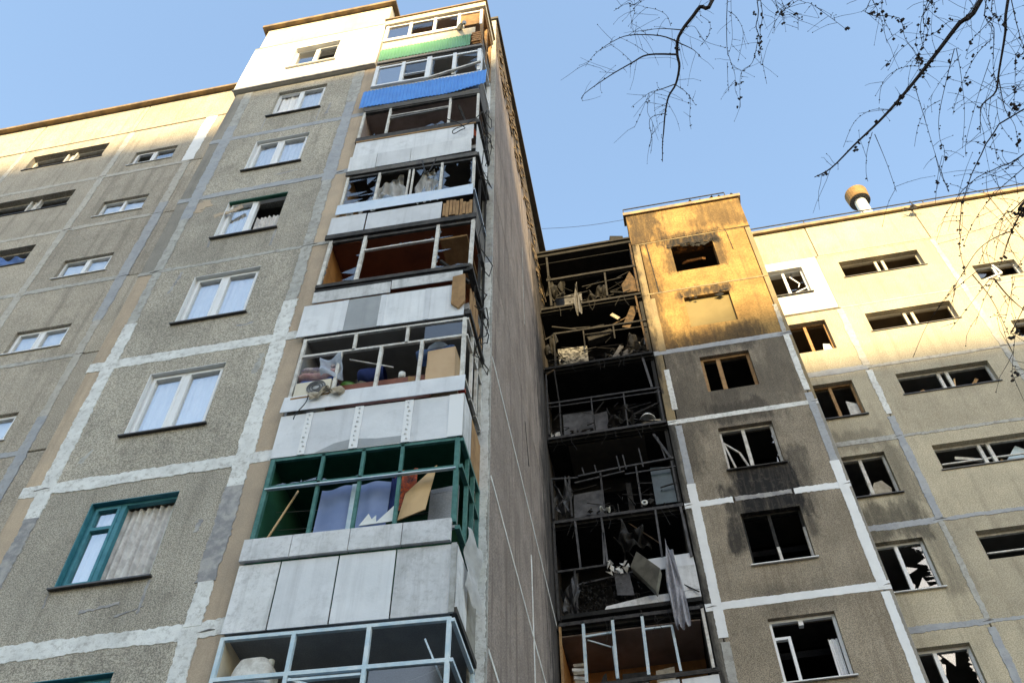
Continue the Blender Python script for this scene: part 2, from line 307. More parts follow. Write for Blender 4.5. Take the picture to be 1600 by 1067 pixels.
def shards(pl, u0, u1, z0, z1, dep, dens=1., sides='LRTB'):
    """jagged remains of a pane along its frame"""
    mb = MB()
    for sd in sides:
        L = (u1-u0) if sd in 'TB' else (z1-z0); t = 0
        while t < L:
            wdt = random.choice((.04, .08, .2, .3))*random.uniform(.6, 1.2); h = random.choice((.02, .03, .05, .05, .1, .34))*random.uniform(.5, 1.1)*dens
            if random.random() < .72*dens:
                a, b, c = t, min(L, t+wdt), t+wdt*random.uniform(.1, .9); k1 = random.uniform(.1, .6)*h
                if sd == 'T': q = [(u0+a, z1), (u0+b, z1), (u0+c, z1-h)]
                elif sd == 'B': q = [(u0+a, z0), (u0+b, z0), (u0+b*.9+a*.1, z0+k1), (u0+c, z0+h)]
                elif sd == 'L': q = [(u0, z0+a), (u0, z0+b), (u0+h, z0+c), (u0+k1, z0+a)]
                else: q = [(u1, z0+a), (u1, z0+b), (u1-h, z0+c)]
                mb.poly([pl(u, z, dep) for u, z in q], Vector(pl(0, 0, .006))-Vector(pl(0, 0, 0)))
            t += wdt
    return mb
def window(parent, pl, u0, u1, z0, z1, mat, mull=(.5,), dep=.14, fw_=.055, panes='gg', sill=m_sill_d, transom=None, reveal=None, label=None, sash=True, sillw=.06):
    """window > pane, sash, sill, reveal.  panes: g glass, d dusty glass, b broken, o open"""
    mb = MB(); d0, d1 = dep, dep+.07
    for a, b in (((u0, z0+fw_/2), (u1, z0+fw_/2)), ((u0, z1-fw_/2), (u1, z1-fw_/2))): rail(mb, pl, a, b, fw_, d0, d1)
    for u in (u0+fw_/2, u1-fw_/2): rail(mb, pl, (u, z0+fw_), (u, z1-fw_), fw_, d0+.002, d1)
    cuts = [u0+fw_]+[u0+(u1-u0)*q for q in mull]+[u1-fw_]
    for q in cuts[1:-1]: rail(mb, pl, (q, z0+fw_), (q, z1-fw_), fw_*1.35, d0-.004, d1)
    wn = build(mb, 'window', mat, parent); setp(wn, label)
    for i in range(len(cuts)-1):
        a = cuts[i]+(.035 if i else 0); b = cuts[i+1]-(.035 if i < len(cuts)-2 else 0); k = panes[min(i, len(panes)-1)]; e, g = z0+fw_, z1-fw_
        if sash and k != 'o' and random.random() < .75:
            s_ = MB()
            for z in (e+.02, g-.02): rail(s_, pl, (a, z), (b, z), .04, d0-.015, d1-.01)
            for u in (a+.02, b-.02): rail(s_, pl, (u, e+.04), (u, g-.04), .04, d0-.013, d1-.01)
            build(s_, 'sash', mat, wn)
        if transom and i == transom[0]:
            zz = e+(g-e)*transom[1]; s_ = MB(); rail(s_, pl, (a, zz), (b, zz), .055, d0-.012, d1); build(s_, 'transom', mat, wn)
        if k in 'gd':
            q = MB(); t = random.uniform(-.004, .004)
            q.add([pl(a, e, d0+.03+t), pl(b, e, d0+.03-t), pl(b, g, d0+.03-t*2), pl(a, g, d0+.03+t*2)], [(0, 1, 2, 3)])
            build(q, 'pane', m_glass if k == 'g' else m_glassd, wn)
        elif k == 'b':
            q = shards(pl, a, b, e, g, d0+.03)
            if q.v: setp(build(q, 'glass_shard', m_shard, wn), kind='stuff')
    if sill:
        q = MB(); vs = [pl(u, z0+dz, dd) for u in (u0-.05, u1+.05) for dd, dz in ((-sillw, -.035), (-sillw, -.06), (dep+.01, -.03), (dep+.01, .0))]
        q.add(vs, [(0, 1, 2, 3), (7, 6, 5, 4), (0, 4, 5, 1), (1, 5, 6, 2), (2, 6, 7, 3), (3, 7, 4, 0)]); build(q, 'sill', sill, wn)
    if reveal:
        q = MB(); t = .012
        q.add([pl(u0-t*0, z, d) for d in (-.006, dep) for z in (z0, z1)]+[pl(u0+t, z, d) for d in (-.006, dep) for z in (z0, z1)], [(0, 1, 3, 2), (4, 6, 7, 5), (0, 4, 5, 1), (2, 3, 7, 6), (0, 2, 6, 4), (1, 5, 7, 3)])
        q.add([pl(u, z1-k, d) for k in (.002, t) for d in (-.006, dep) for u in (u0+t, u1)], [(0, 1, 3, 2), (4, 6, 7, 5), (0, 4, 5, 1), (2, 3, 7, 6), (0, 2, 6, 4), (1, 5, 7, 3)])
        build(q, 'reveal', reveal, wn)
    return wn
def curtain(u0, u1, z0, z1, y, mat, label, waves=9, amp=.03, cat='curtain', group=None, sag=0):
    ph = random.random()*6
    fn = lambda a, b: (u0+(u1-u0)*a, y+amp*math.sin(a*waves*6.28+ph)*(1-.4*b)+.01*math.sin(a*31+b*4), z0+(z1-z0)*b-sag*math.sin(a*3.14)*b)
    return single(MB().sheet(fn, 60, 8), 'curtain', mat, label, cat, group, smooth=True)

# ============================================================ ground
g = MB().add([(-900, -900, 0), (900, -900, 0), (900, 900, 0), (-900, 900, 0)], [(0, 1, 2, 3)])
setp(build(g, 'ground', m_asphalt), kind='structure')

# ============================================================ near block
FL = Plane('F', 8.53); FR = Plane('F', 10.03); EW = Plane('E', -2.08, -.018)
near = thing('apartment_block', 'grey pebble-dash apartment block with white joint lines and a column of wrecked balconies', 'building', (-9, 10, 0))
WX0, WX1 = -7.396, -6.137
for n in range(0, 9):
    z0, z1 = SEAM(n), SEAM(n+1); zs = 1.19+2.8*n
    panel(near, FL, -8.24, -5.33, z0, z1, m_pebble, hole=(WX0, WX1, zs, zs+1.426))
    panel(near, FL, -8.63, -8.24, z0, z1, m_beige if n < 6 else m_grey_strip, name='pilaster')
    panel(near, FL, -5.33, -4.90, z0, z1, m_beige, name='pilaster')
z9 = 1.19+25.2
panel(near, FL, -8.70, -4.93, 25.47, 28.38, m_insul, hole=(WX0, WX1, z9, z9+1.40), proud=.10, th=.25)
panel(near, FL, -8.66, -4.92, 28.40, 30.06, m_cream, proud=.03, name='parapet')
bx('parapet', m_cream, near, -5.15, -4.94, 8.85, 9.85, 28.42, 30.04)
q = MB().box(-8.80, -4.80, 8.37, 8.75, 30.06, 30.20); q.box(-5.1, -4.80, 8.75, 9.9, 30.063, 30.197); build(q, 'roof_edge', m_cap, near)
strip(near, Plane('F', 8.43), (-8.7, 25.49), (-4.95, 25.49), .05, m_smear, .006, .02, name='drip_edge')
strip(near, Plane('F', 8.43), (-8.68, 28.36), (-4.95, 28.36), .035, m_smear, .006, .012, name='drip_edge')
# recessed wing
cols = [(-21, -16.37, None), (-16.37, -12.96, 'B'), (-12.96, -10.55, 'A'), (-10.55, -8.3, None)]
for n in range(0, 10):
    z0, z1 = SEAM(n), SEAM(n+1)
    for a, b, k in cols:
        hole = None
        if k == 'A': hole = (-12.37, -11.13, z0+.48, z0+1.22)
        if k == 'B': hole = (-15.88, -13.52, z0+1.52, z0+2.33)
        panel(near, FR, a, b, z0, z1, m_pebble_rec, hole=hole)
for a, b in ((-21, -16.37), (-16.37, -12.96), (-12.96, -8.3)): panel(near, FR, a, b, 28.25, 30.08, m_pebble_rec, name='parapet', proud=.02)
bx('roof_edge', m_cap, near, -21, -8.66, 9.86, 10.3, 30.08, 30.2)
# end wall and its pier
for n in range(0, 9):
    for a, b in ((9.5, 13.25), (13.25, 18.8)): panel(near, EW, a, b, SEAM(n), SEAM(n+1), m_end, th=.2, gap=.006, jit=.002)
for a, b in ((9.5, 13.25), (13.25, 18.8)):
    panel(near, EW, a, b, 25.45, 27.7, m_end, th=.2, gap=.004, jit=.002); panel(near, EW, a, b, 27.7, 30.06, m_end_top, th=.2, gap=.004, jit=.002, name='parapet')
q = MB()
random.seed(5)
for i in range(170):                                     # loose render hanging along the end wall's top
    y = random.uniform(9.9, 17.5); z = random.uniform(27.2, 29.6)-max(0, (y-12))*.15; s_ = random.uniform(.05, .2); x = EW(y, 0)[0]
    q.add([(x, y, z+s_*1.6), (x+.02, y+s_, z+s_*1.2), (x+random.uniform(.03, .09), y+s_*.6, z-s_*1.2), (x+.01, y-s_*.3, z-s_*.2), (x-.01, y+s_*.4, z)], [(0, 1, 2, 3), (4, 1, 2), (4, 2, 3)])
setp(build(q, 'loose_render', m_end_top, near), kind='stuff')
bx('roof_edge', m_slabdark, near, -2.32, -2.02, 9.42, 18.2, 30.06, 30.2)
for n in range(0, 10):
    ztop = SEAM(n+1) if n < 9 else 30.06
    bx('pier', m_pale, near, -2.32, -2.088, 9.47, 9.75, SEAM(n)+.006, ztop-.006)
# inside: floors, back walls
for n in range(1, 11):
    z = SEAM(n)
    bx('floor_slab', m_room, near, -8.6, -2.35, 10.2, 14.5, z-.11, z+.05) if n > 0 else None
    bx('floor_slab', m_room, near, -8.2, -5.35, 8.84, 10.2, z-.11, z+.05)
    bx('floor_slab', m_room, near, -21, -8.62, 10.34, 14.5, z-.11, z+.05)
for x in (-5.12, -8.42): bx('cross_wall', m_room, near, x-.09, x+.09, 8.84, 14.5, .3, 28.3)
bx('cross_wall', m_room, near, -12.99, -12.9, 10.34, 14.5, .3, 28.3)
bx('rear_wall', m_room, near, -21, -2.35, 14.5, 18, .3, 30.05)
bx('roof', m_roof, near, -20.9, -2.33, 10.32, 14.5, 29.8, 29.95)
# sealant on the front
S = lambda *a, **k: strip(near, FL, *a, **k)
for n, mt, wd in ((2, m_white, .22), (3, m_white, .24), (4, m_white, .22), (5, m_white, .22), (6, m_pale, .10), (7, m_blue_seal, .17), (8, m_blue_seal, .17)):
    S((-8.62, SEAM(n)), (-4.93, SEAM(n)), wd, mt)
for a, b, mt, wd in ((5, 8.6, m_white, .22), (8.7, 9.4, m_pale, .2), (9.4, 10.9, m_smear, .2), (10.9, 15.4, m_white, .23), (15.4, 17.0, m_pale, .17), (17.1, 19.0, m_pale, .18), (19.0, 23.4, m_blue_seal, .24), (23.4, 25.4, m_pale, .22)):
    S((-8.24, a), (-8.24, b), wd, mt, lift=.012)
for a, b, mt, wd in ((5, 8.6, m_white, .24), (8.7, 9.35, m_white, .22), (9.35, 10.95, m_smear, .26), (10.95, 11.4, m_white, .24), (11.4, 15.3, m_white, .26), (15.3, 19.6, m_pale, .2), (19.6, 23.5, m_blue_seal, .26), (23.5, 25.4, m_pale, .26)):
    S((-5.34, a), (-5.34, b), wd, mt, lift=.012)
S2 = lambda *a, **k: strip(near, FR, *a, **k)
for n, mt, wd in ((5, m_blue_seal, .12), (6, m_pale, .11), (7, m_pale, .13), (8, m_tan_seal, .14), (9, m_tan_seal, .15)): S2((-20.9, SEAM(n)), (-10.5, SEAM(n)), wd, mt)
for a, b, mt, wd in ((8, 15.2, m_blue_seal, .2), (15.2, 18.2, m_tan_seal, .17), (18.2, 23.2, m_blue_seal, .24), (23.2, 25.4, m_tan_seal, .22), (25.5, 28.3, m_white2, .34)): S2((-10.55, a), (-10.55, b), wd, mt, lift=.012)
for z in (8, 17.05, 22.65): S2((-12.96, z), (-12.96, z+5.55), 0.18, m_tan_seal, lift=.012); S2((-16.37, z), (-16.37, z+5.55), .14, m_tan_seal, lift=.012)
S3 = lambda *a, **k: strip(near, EW, *a, **k)
for z in (8.6, 11.45, 14.15): S3((9.52, z), (16.9, z+.05), .07, m_white, .006)
S3((13.25, 9.0), (13.25, 13.2), .06, m_white, .006, lift=.012)
S3((13.3, 20.2), (13.3, 23.6), .03, m_pale, .004)
S3((12.95, 16.4), (13.3, 15.5), .05, m_char, .02)
PF = Plane('F', 9.47)
for n in range(2, 9): strip(near, PF, (-2.2, SEAM(n)+.1), (-2.2, SEAM(n+1)-.1), .17, m_white if n < 6 else m_pale, .02); strip(near, PF, (-2.31, SEAM(n)), (-2.095, SEAM(n)), .2, m_white if n < 6 else m_blue_seal, .02)
# front windows
wl = {2: 'teal-edged window at the bottom of the frame', 3: 'teal wooden window with a narrow vented casement and open right half'}
for n in range(1, 10):
    zs = 1.19+2.8*n; P9 = Plane('F', 8.43) if n == 9 else FL
    kw = dict(mat=m_pvc, mull=(.47,), panes='gg', reveal=m_sill_w, sill=m_sill_d)
    if n in (2, 3): kw.update(mat=m_teal, mull=(.36,), panes='go' if n == 3 else 'gg', transom=(0, .72), reveal=m_teal, label=wl[n])
    if n == 4: kw.update(mull=(.48,))
    if n == 6: kw.update(panes='go', mull=(.47,))
    if n == 8: kw.update(panes='og', reveal=None)
    if n == 9: kw.update(panes='gb', sill=m_sill_w, reveal=m_insul)
    window(near, P9, WX0, WX1, zs, zs+(1.426 if n < 9 else 1.40), dep=.075 if n < 9 else .12, **kw)
# a tilted-open sash on storey 8
q = MB(); a, b, e, f_ = WX0+.06, WX0+.56, 1.19+22.4+.06, 1.19+22.4+1.36
for p1, p2 in (((a, 8.61, e), (b, 8.61, e)), ((b, 8.61, e), (b, 8.85, f_)), ((b, 8.85, f_), (a, 8.85, f_)), ((a, 8.85, f_), (a, 8.61, e))): q.bar(p1, p2, .05)
build(q, 'open_sash', m_pvc, near)
q = MB(); rail(q, FL, (WX0, 19.39), (WX1, 19.39), .05, -.006, .07); build(q, 'lintel_strip', m_greendark, near)
for n in range(3, 10):
    z0 = SEAM(n)
    window(near, FR, -12.37, -11.13, z0+.48, z0+1.22, m_pvc, mull=(.48,), panes='gg' if n < 9 else 'bg', dep=.075, fw_=.05, sill=m_sill_w, sillw=.03, reveal=None)
    window(near, FR, -15.88, -13.52, z0+1.52, z0+2.33, m_oldwhite, mull=(.5,) if n > 7 else (.45,), panes='oo' if n > 6 else 'gb', dep=.16, fw_=.06, sill=m_sill_d, sillw=.03, sash=False, label='old wooden strip window with no glass left' if n > 6 else None)
    q = MB(); rail(q, FR, (-14.82, z0+1.56), (-14.82, z0+2.29), .05, .10, .2); rail(q, FR, (-14.55, z0+1.56), (-14.55, z0+2.29), .05, .10, .2); build(q, 'mullion_board', m_oldwhite, near)
FN = {3: 'third', 4: 'fourth', 5: 'fifth', 6: 'sixth', 7: 'seventh', 8: 'eighth', 9: 'ninth'}
for n, mt, lb in ((4, m_net, 'plain white net curtain behind the large window just above the teal one'), (5, m_net, 'white net curtain behind the large window level with the fourth balcony from the bottom'), (7, m_net, 'white net curtain in the second large window below the sunlit white panel'), (8, m_net, 'white net curtain in the large window right below the sunlit white panel')):
    zs = 1.19+2.8*n; curtain(WX0+.03, WX1-.03, zs+.02, zs+1.41, 8.70, mt, lb, 11, .018, group='net curtains in the near block')
curtain(-6.93, WX1-.02, 1.19+8.4+.02, 1.19+8.4+1.36, 8.71, m_dgcurtain, 'grey patterned net curtain hanging in the teal-framed window', 8, .03)
curtain(WX0+.05, -6.95, 1.19+8.4+.02, 1.19+8.4+1.36, 8.71, m_net, 'narrow white curtain behind the vented casement of the teal window', 5, .02)
curtain(-6.75, WX1-.02, 1.19+16.8+.02, 1.19+16.8+.85, 8.72, m_dgcurtain, 'grey lace curtain in the open half of the green-edged window', 7, .03)
curtain(WX0+.03, -6.82, 1.19+16.8+.02, 1.19+16.8+1.4, 8.70, m_net, 'white curtain behind the closed half of the green-edged window', 6, .02)
curtain(WX0+.03, WX1-.1, 1.19+5.6, 1.19+5.6+1.4, 8.70, m_net, 'white curtain at the lowest window of the frame', 9, .02)
for n in range(4, 9):
    z0 = SEAM(n); curtain(-12.33, -11.17, z0+.5, z0+1.2, 10.20, m_net, 'white blind behind the small two-pane window, %s from the roof' % {8: 'second', 7: 'third', 6: 'fourth', 5: 'fifth', 4: 'sixth'}[n], 3, .008, 'blind', 'blinds in the small windows')
q = MB().sheet(lambda a, b: (-14.5+.95*a, 10.12+.05*math.sin(a*9+b*5), 21.45+.5*b-.25*a*b+.05*math.sin(a*14)), 14, 8)
single(q, 'plastic_bag', m_bluebag, 'crumpled blue plastic sheet stuffed in the strip window at the left edge', 'plastic sheet', smooth=True)

# open wedges and chipped spots where the joints cross
random.seed(9)
def gaps(parent, pl, pts):
    for u, z in pts:
        wdt = random.uniform(.08, .16); q = MB().poly([pl(u-wdt, z-.005, -.016), (pl(u+wdt, z+.012, -.016)), pl(u+wdt*.3, z+.03, -.016)], (0, .01, 0)); build(q, 'joint_gap', m_joint, parent)
gaps(near, FL, [(-8.3, SEAM(4)), (-5.15, SEAM(3)-.05), (-8.3, SEAM(6)), (-5.3, SEAM(6)), (-5.1, SEAM(7))]); gaps(near, FR, [(-12.96, SEAM(9)), (-10.6, SEAM(8)), (-10.5, SEAM(6)), (-12.9, SEAM(8)), (-10.5, SEAM(7))])

# mortar repairs, smears and scratches on the near panels
random.seed(14)
for u, z, L, a, wd, mt in ((-6.9, 9.15, .5, .1, .05, m_smear), (-6.4, 9.0, .35, .3, .03, m_smear), (-7.9, 11.9, .3, 1.2, .06, m_pale), (-5.7, 10.2, .22, 1.5, .05, m_smear), (-8.05, 19.2, .5, 1.3, .22, m_beige), (-7.6, 18.9, .6, .4, .12, m_beige), (-6.2, 14.8, .3, .1, .05, m_smear), (-7.8, 16.2, .7, 1.45, .05, m_smear), (-5.6, 13.4, .5, 1.5, .07, m_pale), (-6.6, 20.3, .5, .15, .04, m_smear), (-5.9, 23.1, .6, 1.5, .05, m_smear)):
    strip(near, FL, (u, z), (u+L*math.cos(a), z+L*math.sin(a)), wd, mt, jit=wd*.7, lift=.004, name='mortar_patch')
for n in range(2, 9):                                     # run-off below the sill ends
    zz = 1.19+2.8*n-.08
    for u in (WX0-.04, WX1+.03): strip(near, FL, (u, zz), (u+random.uniform(-.02, .02), zz-random.uniform(.2, .7)), random.uniform(.02, .045), m_smear, jit=.014, lift=.003, name='run_off_stain')

# ============================================================ balconies of the near block
random.seed(21)
XL, XR, YB = -4.88, -2.24, 8.44
def sg(x): return -.045*(x-XL)                           # the fronts sag a little towards the outer corner
def balcony(n, label, ceil, side=None, back=None):
    z = SEAM(n); b = bx('balcony', m_slab, near, -4.89, -2.23, 8.46, 9.95, z-.16, z-.01); b['label'] = label
    bx('ceiling', ceil, b, -4.86, -2.30, 8.52, 9.86, z+2.8-.195, z+2.8-.17)
    bx('side_lining', side or ceil, b, -4.885, -4.85, 8.50, 9.86, z, z+2.6)
    bx('back_wall', back or side or ceil, b, -4.85, -2.33, 9.87, 10.1, z, z+2.6)
    return b
def pan(b, x0, x1, z0, z1, mt, name='cladding_panel', th=.014, y=YB, tilt=0, lean=0):
    q = MB(); c = [(x0, z0+sg(x0)), (x1, z0+sg(x1)+tilt), (x1, z1+sg(x1)+tilt), (x0, z1+sg(x0))]
    q.add([(x, y-th-(lean if i > 1 else 0), zz) for i, (x, zz) in enumerate(c)]+[(x, y-(lean if i > 1 else 0), zz) for i, (x, zz) in enumerate(c)], [(0, 1, 2, 3), (7, 6, 5, 4), (0, 4, 5, 1), (1, 5, 6, 2), (2, 6, 7, 3), (3, 7, 4, 0)])
    return build(q, name, mt, b)
def post(b, x, z0, z1, mt, wd=.05, dx=0, name='post', y=YB): return build(MB().bar((x, y+.02, z0+sg(x)), (x+dx, y+.02, z1+sg(x)), wd, wd, (0, 1, 0)), name, mt, b)
def hrail(b, x0, x1, z, mt, wd=.045, dz=0, name='rail', y=YB, dp=.045): return build(MB().bar((x0, y+.02, z+sg(x0)), (x1, y+.02, z+sg(x1)+dz), dp, wd), name, mt, b)
def siderail(b, z, mt, wd=.045, y0=YB, y1=9.46, dz=0, name='side_rail'): return build(MB().bar((XR, y0, z+sg(XR)), (XR, y1, z+sg(XR)+dz), wd), name, mt, b)
def sidepost(b, y, z0, z1, mt, wd=.045): return build(MB().bar((XR, y, z0+sg(XR)), (XR, y, z1+sg(XR)), wd), 'side_post', mt, b)
def sidepan(b, z0, z1, mt, y0=YB+.01, y1=9.46, lean=0, name='side_panel'):
    q = MB(); q.add([(XR+o, y, z+sg(XR)) for o in (0, .014) for y, z in ((y0, z0), (y1, z0), (y1, z1), (y0, z1))], [(0, 3, 2, 1), (4, 5, 6, 7), (0, 1, 5, 4), (1, 2, 6, 5), (2, 3, 7, 6), (3, 0, 4, 7)]); return build(q, name, mt, b)
def corr(b, x0, x1, z0, z1, mt, pitch=.085, amp=.014, bend=0, name='corrugated_sheet'):
    nn = int((x1-x0)/pitch); q = MB(); xs = []
    for i in range(nn): xs += [(i*pitch, 0), (i*pitch+pitch*.32, 0), (i*pitch+pitch*.46, amp), (i*pitch+pitch*.86, amp)]
    vs = []
    for z in range(5):
        for dx, d in xs:
            t = dx/(x1-x0); bb = bend*max(0, t-.6)**2*6
            vs.append((x0+dx, YB-.03-d-bb*(1-z/4)*.35-.02*bend*math.sin(t*17+z), (z0+(z1-z0)*z/4)+sg(x0+dx)+bb*.25*math.sin(t*9)))
    k = len(xs); q.add(vs, [(j*k+i, j*k+i+1, (j+1)*k+i+1, (j+1)*k+i) for j in range(4) for i in range(k-1)])
    return build(q, name, mt, b, solid=.004)
def pane(b, x0, x1, z0, z1, mt=None, y=YB+.02): return build(MB().add([(x0, y, z0+sg(x0)), (x1, y, z0+sg(x1)), (x1, y, z1+sg(x1)), (x0, y, z1+sg(x0))], [(0, 1, 2, 3)]), 'pane', mt or m_glass, b)
PB = Plane('F', YB)
def shard(b, x0, x1, z0, z1, sides='LRTB', dens=1.):
    q = shards(PB, x0, x1, z0+sg(x0), z1+sg(x1), .02, dens, sides)
    if q.v: setp(build(q, 'glass_shard', m_shard, b), kind='stuff')

# storey 9
b = balcony(9, 'sunlit top balcony with white frames above green corrugated sheet', m_pink, m_wood, m_pink)
bx('balcony_roof', m_cream, near, -4.93, -2.15, 8.38, 9.46, 28.12, 28.44)
bx('roof_edge', m_cap, near, -4.95, -2.1, 8.34, 9.46, 28.44, 28.50)
corr(b, -4.87, -2.45, 25.52, 26.28, m_greensheet); pan(b, -4.88, -2.2, 25.38, 25.5, m_slab, 'slab_edge', .03)
pan(b, -4.87, -2.4, 26.3, 26.82, m_cream); pan(b, -4.87, -2.7, 26.84, 26.98, m_pvc, 'sill', .06)
pan(b, -2.44, -2.24, 25.55, 26.2, m_brick, 'exposed_brick', .04)
for i in range(5): pan(b, -2.46+.02*(i % 2), -2.23, 25.62+i*.13, 25.72+i*.13, m_brick, 'brick', .03, y=YB-.05)
for x in (-4.85, -4.19, -3.52, -2.86, -2.26): post(b, x, 26.98, 28.1, m_pvc, .075)
hrail(b, -4.85, -2.24, 28.06, m_pvc, .07); hrail(b, -4.85, -2.8, 27.02, m_pvc, .07)
pane(b, -4.8, -4.22, 27.05, 28.04); shard(b, -4.15, -3.56, 27.05, 28.04); pane(b, -4.15, -3.6, 27.6, 28.04, m_glassd); shard(b, -3.48, -2.9, 27.05, 28.04)
pan(b, -2.84, -2.28, 27.2, 28.03, m_wood, 'torn_board', .02, y=YB+.06)
for y in (8.47, 8.95, 9.42): sidepost(b, y, 25.5, 28.1, m_wood, .07)
siderail(b, 28.0, m_wood, .1); siderail(b, 26.4, m_wood, .08); sidepan(b, 25.45, 26.3, m_slabdark)
single(MB().tube([(-2.95, 8.6, 26.95), (-2.75, 8.3, 26.62), (-2.62, 8.15, 26.35), (-2.6, 8.1, 26.1)], [.06, .07, .06, .03], 8), 'torn_flashing', m_steel, 'bent grey metal flashing sticking out of the sunlit top balcony', 'metal flashing')
# storey 8
b = balcony(8, 'balcony with white plastic windows above buckled blue corrugated sheet', m_room, m_room)
corr(b, -5.02, -1.98, 22.72, 23.66, m_bluesheet, bend=.28)
pan(b, -4.88, -2.2, 22.5, 22.7, m_slabdark, 'slab_edge', .02); pan(b, -4.87, -2.24, 22.7, 23.8, m_sheetdirty)
q = MB().bar((-4.85, YB-.03, 23.82), (-3.45, YB-.03, 23.74), .1, .06); build(q, 'sill', m_pvc, b)
q = MB().bar((-3.5, YB-.04, 23.74), (-2.2, YB-.08, 24.04), .05, .07); build(q, 'loose_sill', m_oldwhite, b)
for x in (-4.83, -4.16, -3.5, -2.87, -2.26): post(b, x, 23.85, 25.2, m_pvc, .085 if x != -3.5 else .12)
hrail(b, -4.85, -2.22, 25.14, m_pvc, .08); hrail(b, -4.83, -3.5, 23.9, m_pvc, .08); hrail(b, -4.14, -3.55, 24.42, m_pvc, .03)
pane(b, -4.78, -4.2, 23.95, 25.1); shard(b, -4.1, -3.57, 23.95, 25.1); pane(b, -4.1, -3.57, 24.45, 25.1, m_glassd); shard(b, -3.42, -2.92, 23.95, 25.1, 'LT', 1.3); shard(b, -2.82, -2.32, 24.0, 25.1, 'LRT')
for y in (8.5, 9.42): sidepost(b, y, 23.7, 25.2, m_pvc, .08)
siderail(b, 25.14, m_pvc, .08); sidepan(b, 22.6, 23.75, m_slabdark); siderail(b, 23.8, m_pvc, .07)
# storey 7
b = balcony(7, 'open balcony frame without glass under the blue sheet', m_pink, m_pink)
for x, mt in ((-4.86, m_oldwhite), (-4.25, m_oldwhite), (-2.87, m_oldwhite), (-2.24, m_oldwhite)): post(b, x, 21.15, 22.5, mt, .05)
hrail(b, -4.22, -2.9, 22.08, m_oldwhite, .035); hrail(b, -4.22, -2.9, 21.95, m_steel, .02, dz=.05); hrail(b, -4.86, -2.24, 22.47, m_tar, .05)
hrail(b, -4.9, -2.24, 21.06, m_tar, .2, dp=.07); pan(b, -4.87, -2.26, 20.9, 20.95, m_wood, 'batten', .03)
pan(b, -4.86, -2.3, 20.22, 20.9, m_sheet); pan(b, -4.88, -4.3, 19.56, 20.14, m_sheet, y=YB-.02, lean=.03); pan(b, -4.29, -3.58, 19.58, 20.12, m_sheet, y=YB-.02, lean=.03); pan(b, -3.57, -2.32, 19.58, 20.1, m_sheet, y=YB-.02, tilt=.04, lean=.04)
pan(b, -4.9, -2.2, 19.4, 19.55, m_slabdark, 'slab_edge', .03)
sidepan(b, 19.6, 20.9, m_sheet); siderail(b, 21.05, m_tar, .12); siderail(b, 19.5, m_tar, .14); siderail(b, 22.4, m_tar); sidepost(b, 9.4, 21, 22.5, m_tar)
shard(b, -4.83, -4.28, 21.2, 22.4, 'B', .6); shard(b, -4.2, -2.9, 21.2, 22.4, 'B', .5)
q = MB().bar((-3.4, 8.75, 21.2), (-3.72, 9.1, 22.2), .05); build(q, 'broken_strut', m_char, b); q = MB().bar((-2.72, 8.6, 22.3), (-2.5, 8.7, 21.3), .05); build(q, 'broken_strut', m_char, b)
single(MB().sheet(lambda a, c: (-2.68+.26*a, 9.2+.04*math.sin(a*8), 22.25-.32*c+.04*math.sin(a*5)), 10, 6), 'red_rag', m_carpet, 'dark red rag hanging in the open balcony under the blue sheet', 'rag')
single(MB().tube([(-2.86+.5*math.sin(t*.35)*.5+t*.03, 8.33-.02*math.sin(t), 21.05-.75*math.sin(min(t, 20)/20*3.14)**.8) for t in range(21)], .011, 5), 'hanging_cable', m_rub, 'black cable looping down over the white panels below the blue sheet', 'cable')
# storey 6
b = balcony(6, 'balcony with shattered panes and a torn white curtain', m_roomdark, m_wood, m_roomdark)
for x in (-4.84, -4.18, -3.56, -3.48, -2.9, -2.26): post(b, x, 18.1, 19.35, m_oldwhite, .05 if x not in (-3.56, -3.48) else .035)
hrail(b, -4.86, -2.24, 19.32, m_tar, .07)
q = MB().sheet(lambda a, c: (XL-.0+(XR-XL)*a, YB-.05-.03*c*0, 17.78+.36*c+sg(XL+(XR-XL)*a)+.16*max(0, a-.78)*c), 24, 3); build(q, 'flashing', m_flash, b, solid=.006)
pan(b, -4.95, -4.27, 17.1, 17.74, m_sheet); pan(b, -4.24, -2.82, 17.1, 17.72, m_sheet)
for i in range(9): x = -2.79+i*.062; pan(b, x, x+.052, 17.05+random.uniform(0, .1), 17.7-random.uniform(0, .18), m_wood, 'broken_lath', .02, y=YB-random.uniform(0, .03))
pan(b, -4.96, -2.16, 16.94, 17.08, m_tar, 'slab_edge', .04)
shard(b, -4.8, -4.22, 18.15, 19.28, 'LRTB', 1.2); shard(b, -4.14, -3.6, 18.15, 19.28, 'B', .8); shard(b, -3.44, -2.94, 18.15, 19.28, 'RTB', 1.2); shard(b, -2.86, -2.3, 18.15, 19.28, 'LRTB', 1.3)
def drape(x0, x1, z0, y, mt, label, top, cat='curtain', waves=6, amp=.06, name='torn_curtain'):
    ph = random.random()*6
    w_ = x1-x0; rg = [random.uniform(0, .22) for _ in range(12)]
    q = MB().sheet(lambda a, c: (x0+w_*(.5+(a-.5)*(1-.35*c*c+.12*math.sin(c*8+ph)))+.04*math.sin(c*6+a*4+ph), y+amp*math.sin(a*waves*6.28+ph+c*2.5+math.sin(c*9+a*7))*(.35+(1-c)*.65)+.03*math.sin(c*11+a*13), z0+rg[int(a*11)]*(1-c)*w_*1.5+(top(a)-z0)*c), 60, 22); return single(q, name, mt, label, cat, smooth=True)
drape(-4.78, -3.6, 18.05, 8.62, m_torn, 'torn white curtain sagging across the left panes of a shattered balcony', lambda a: 18.65+.75*a-.35*math.sin(a*6.3)*(1-a))
drape(-3.44, -2.98, 18.05, 8.60, m_torn, 'white curtain strip hanging straight beside the torn curtain', lambda a: 19.3, waves=4, amp=.03)
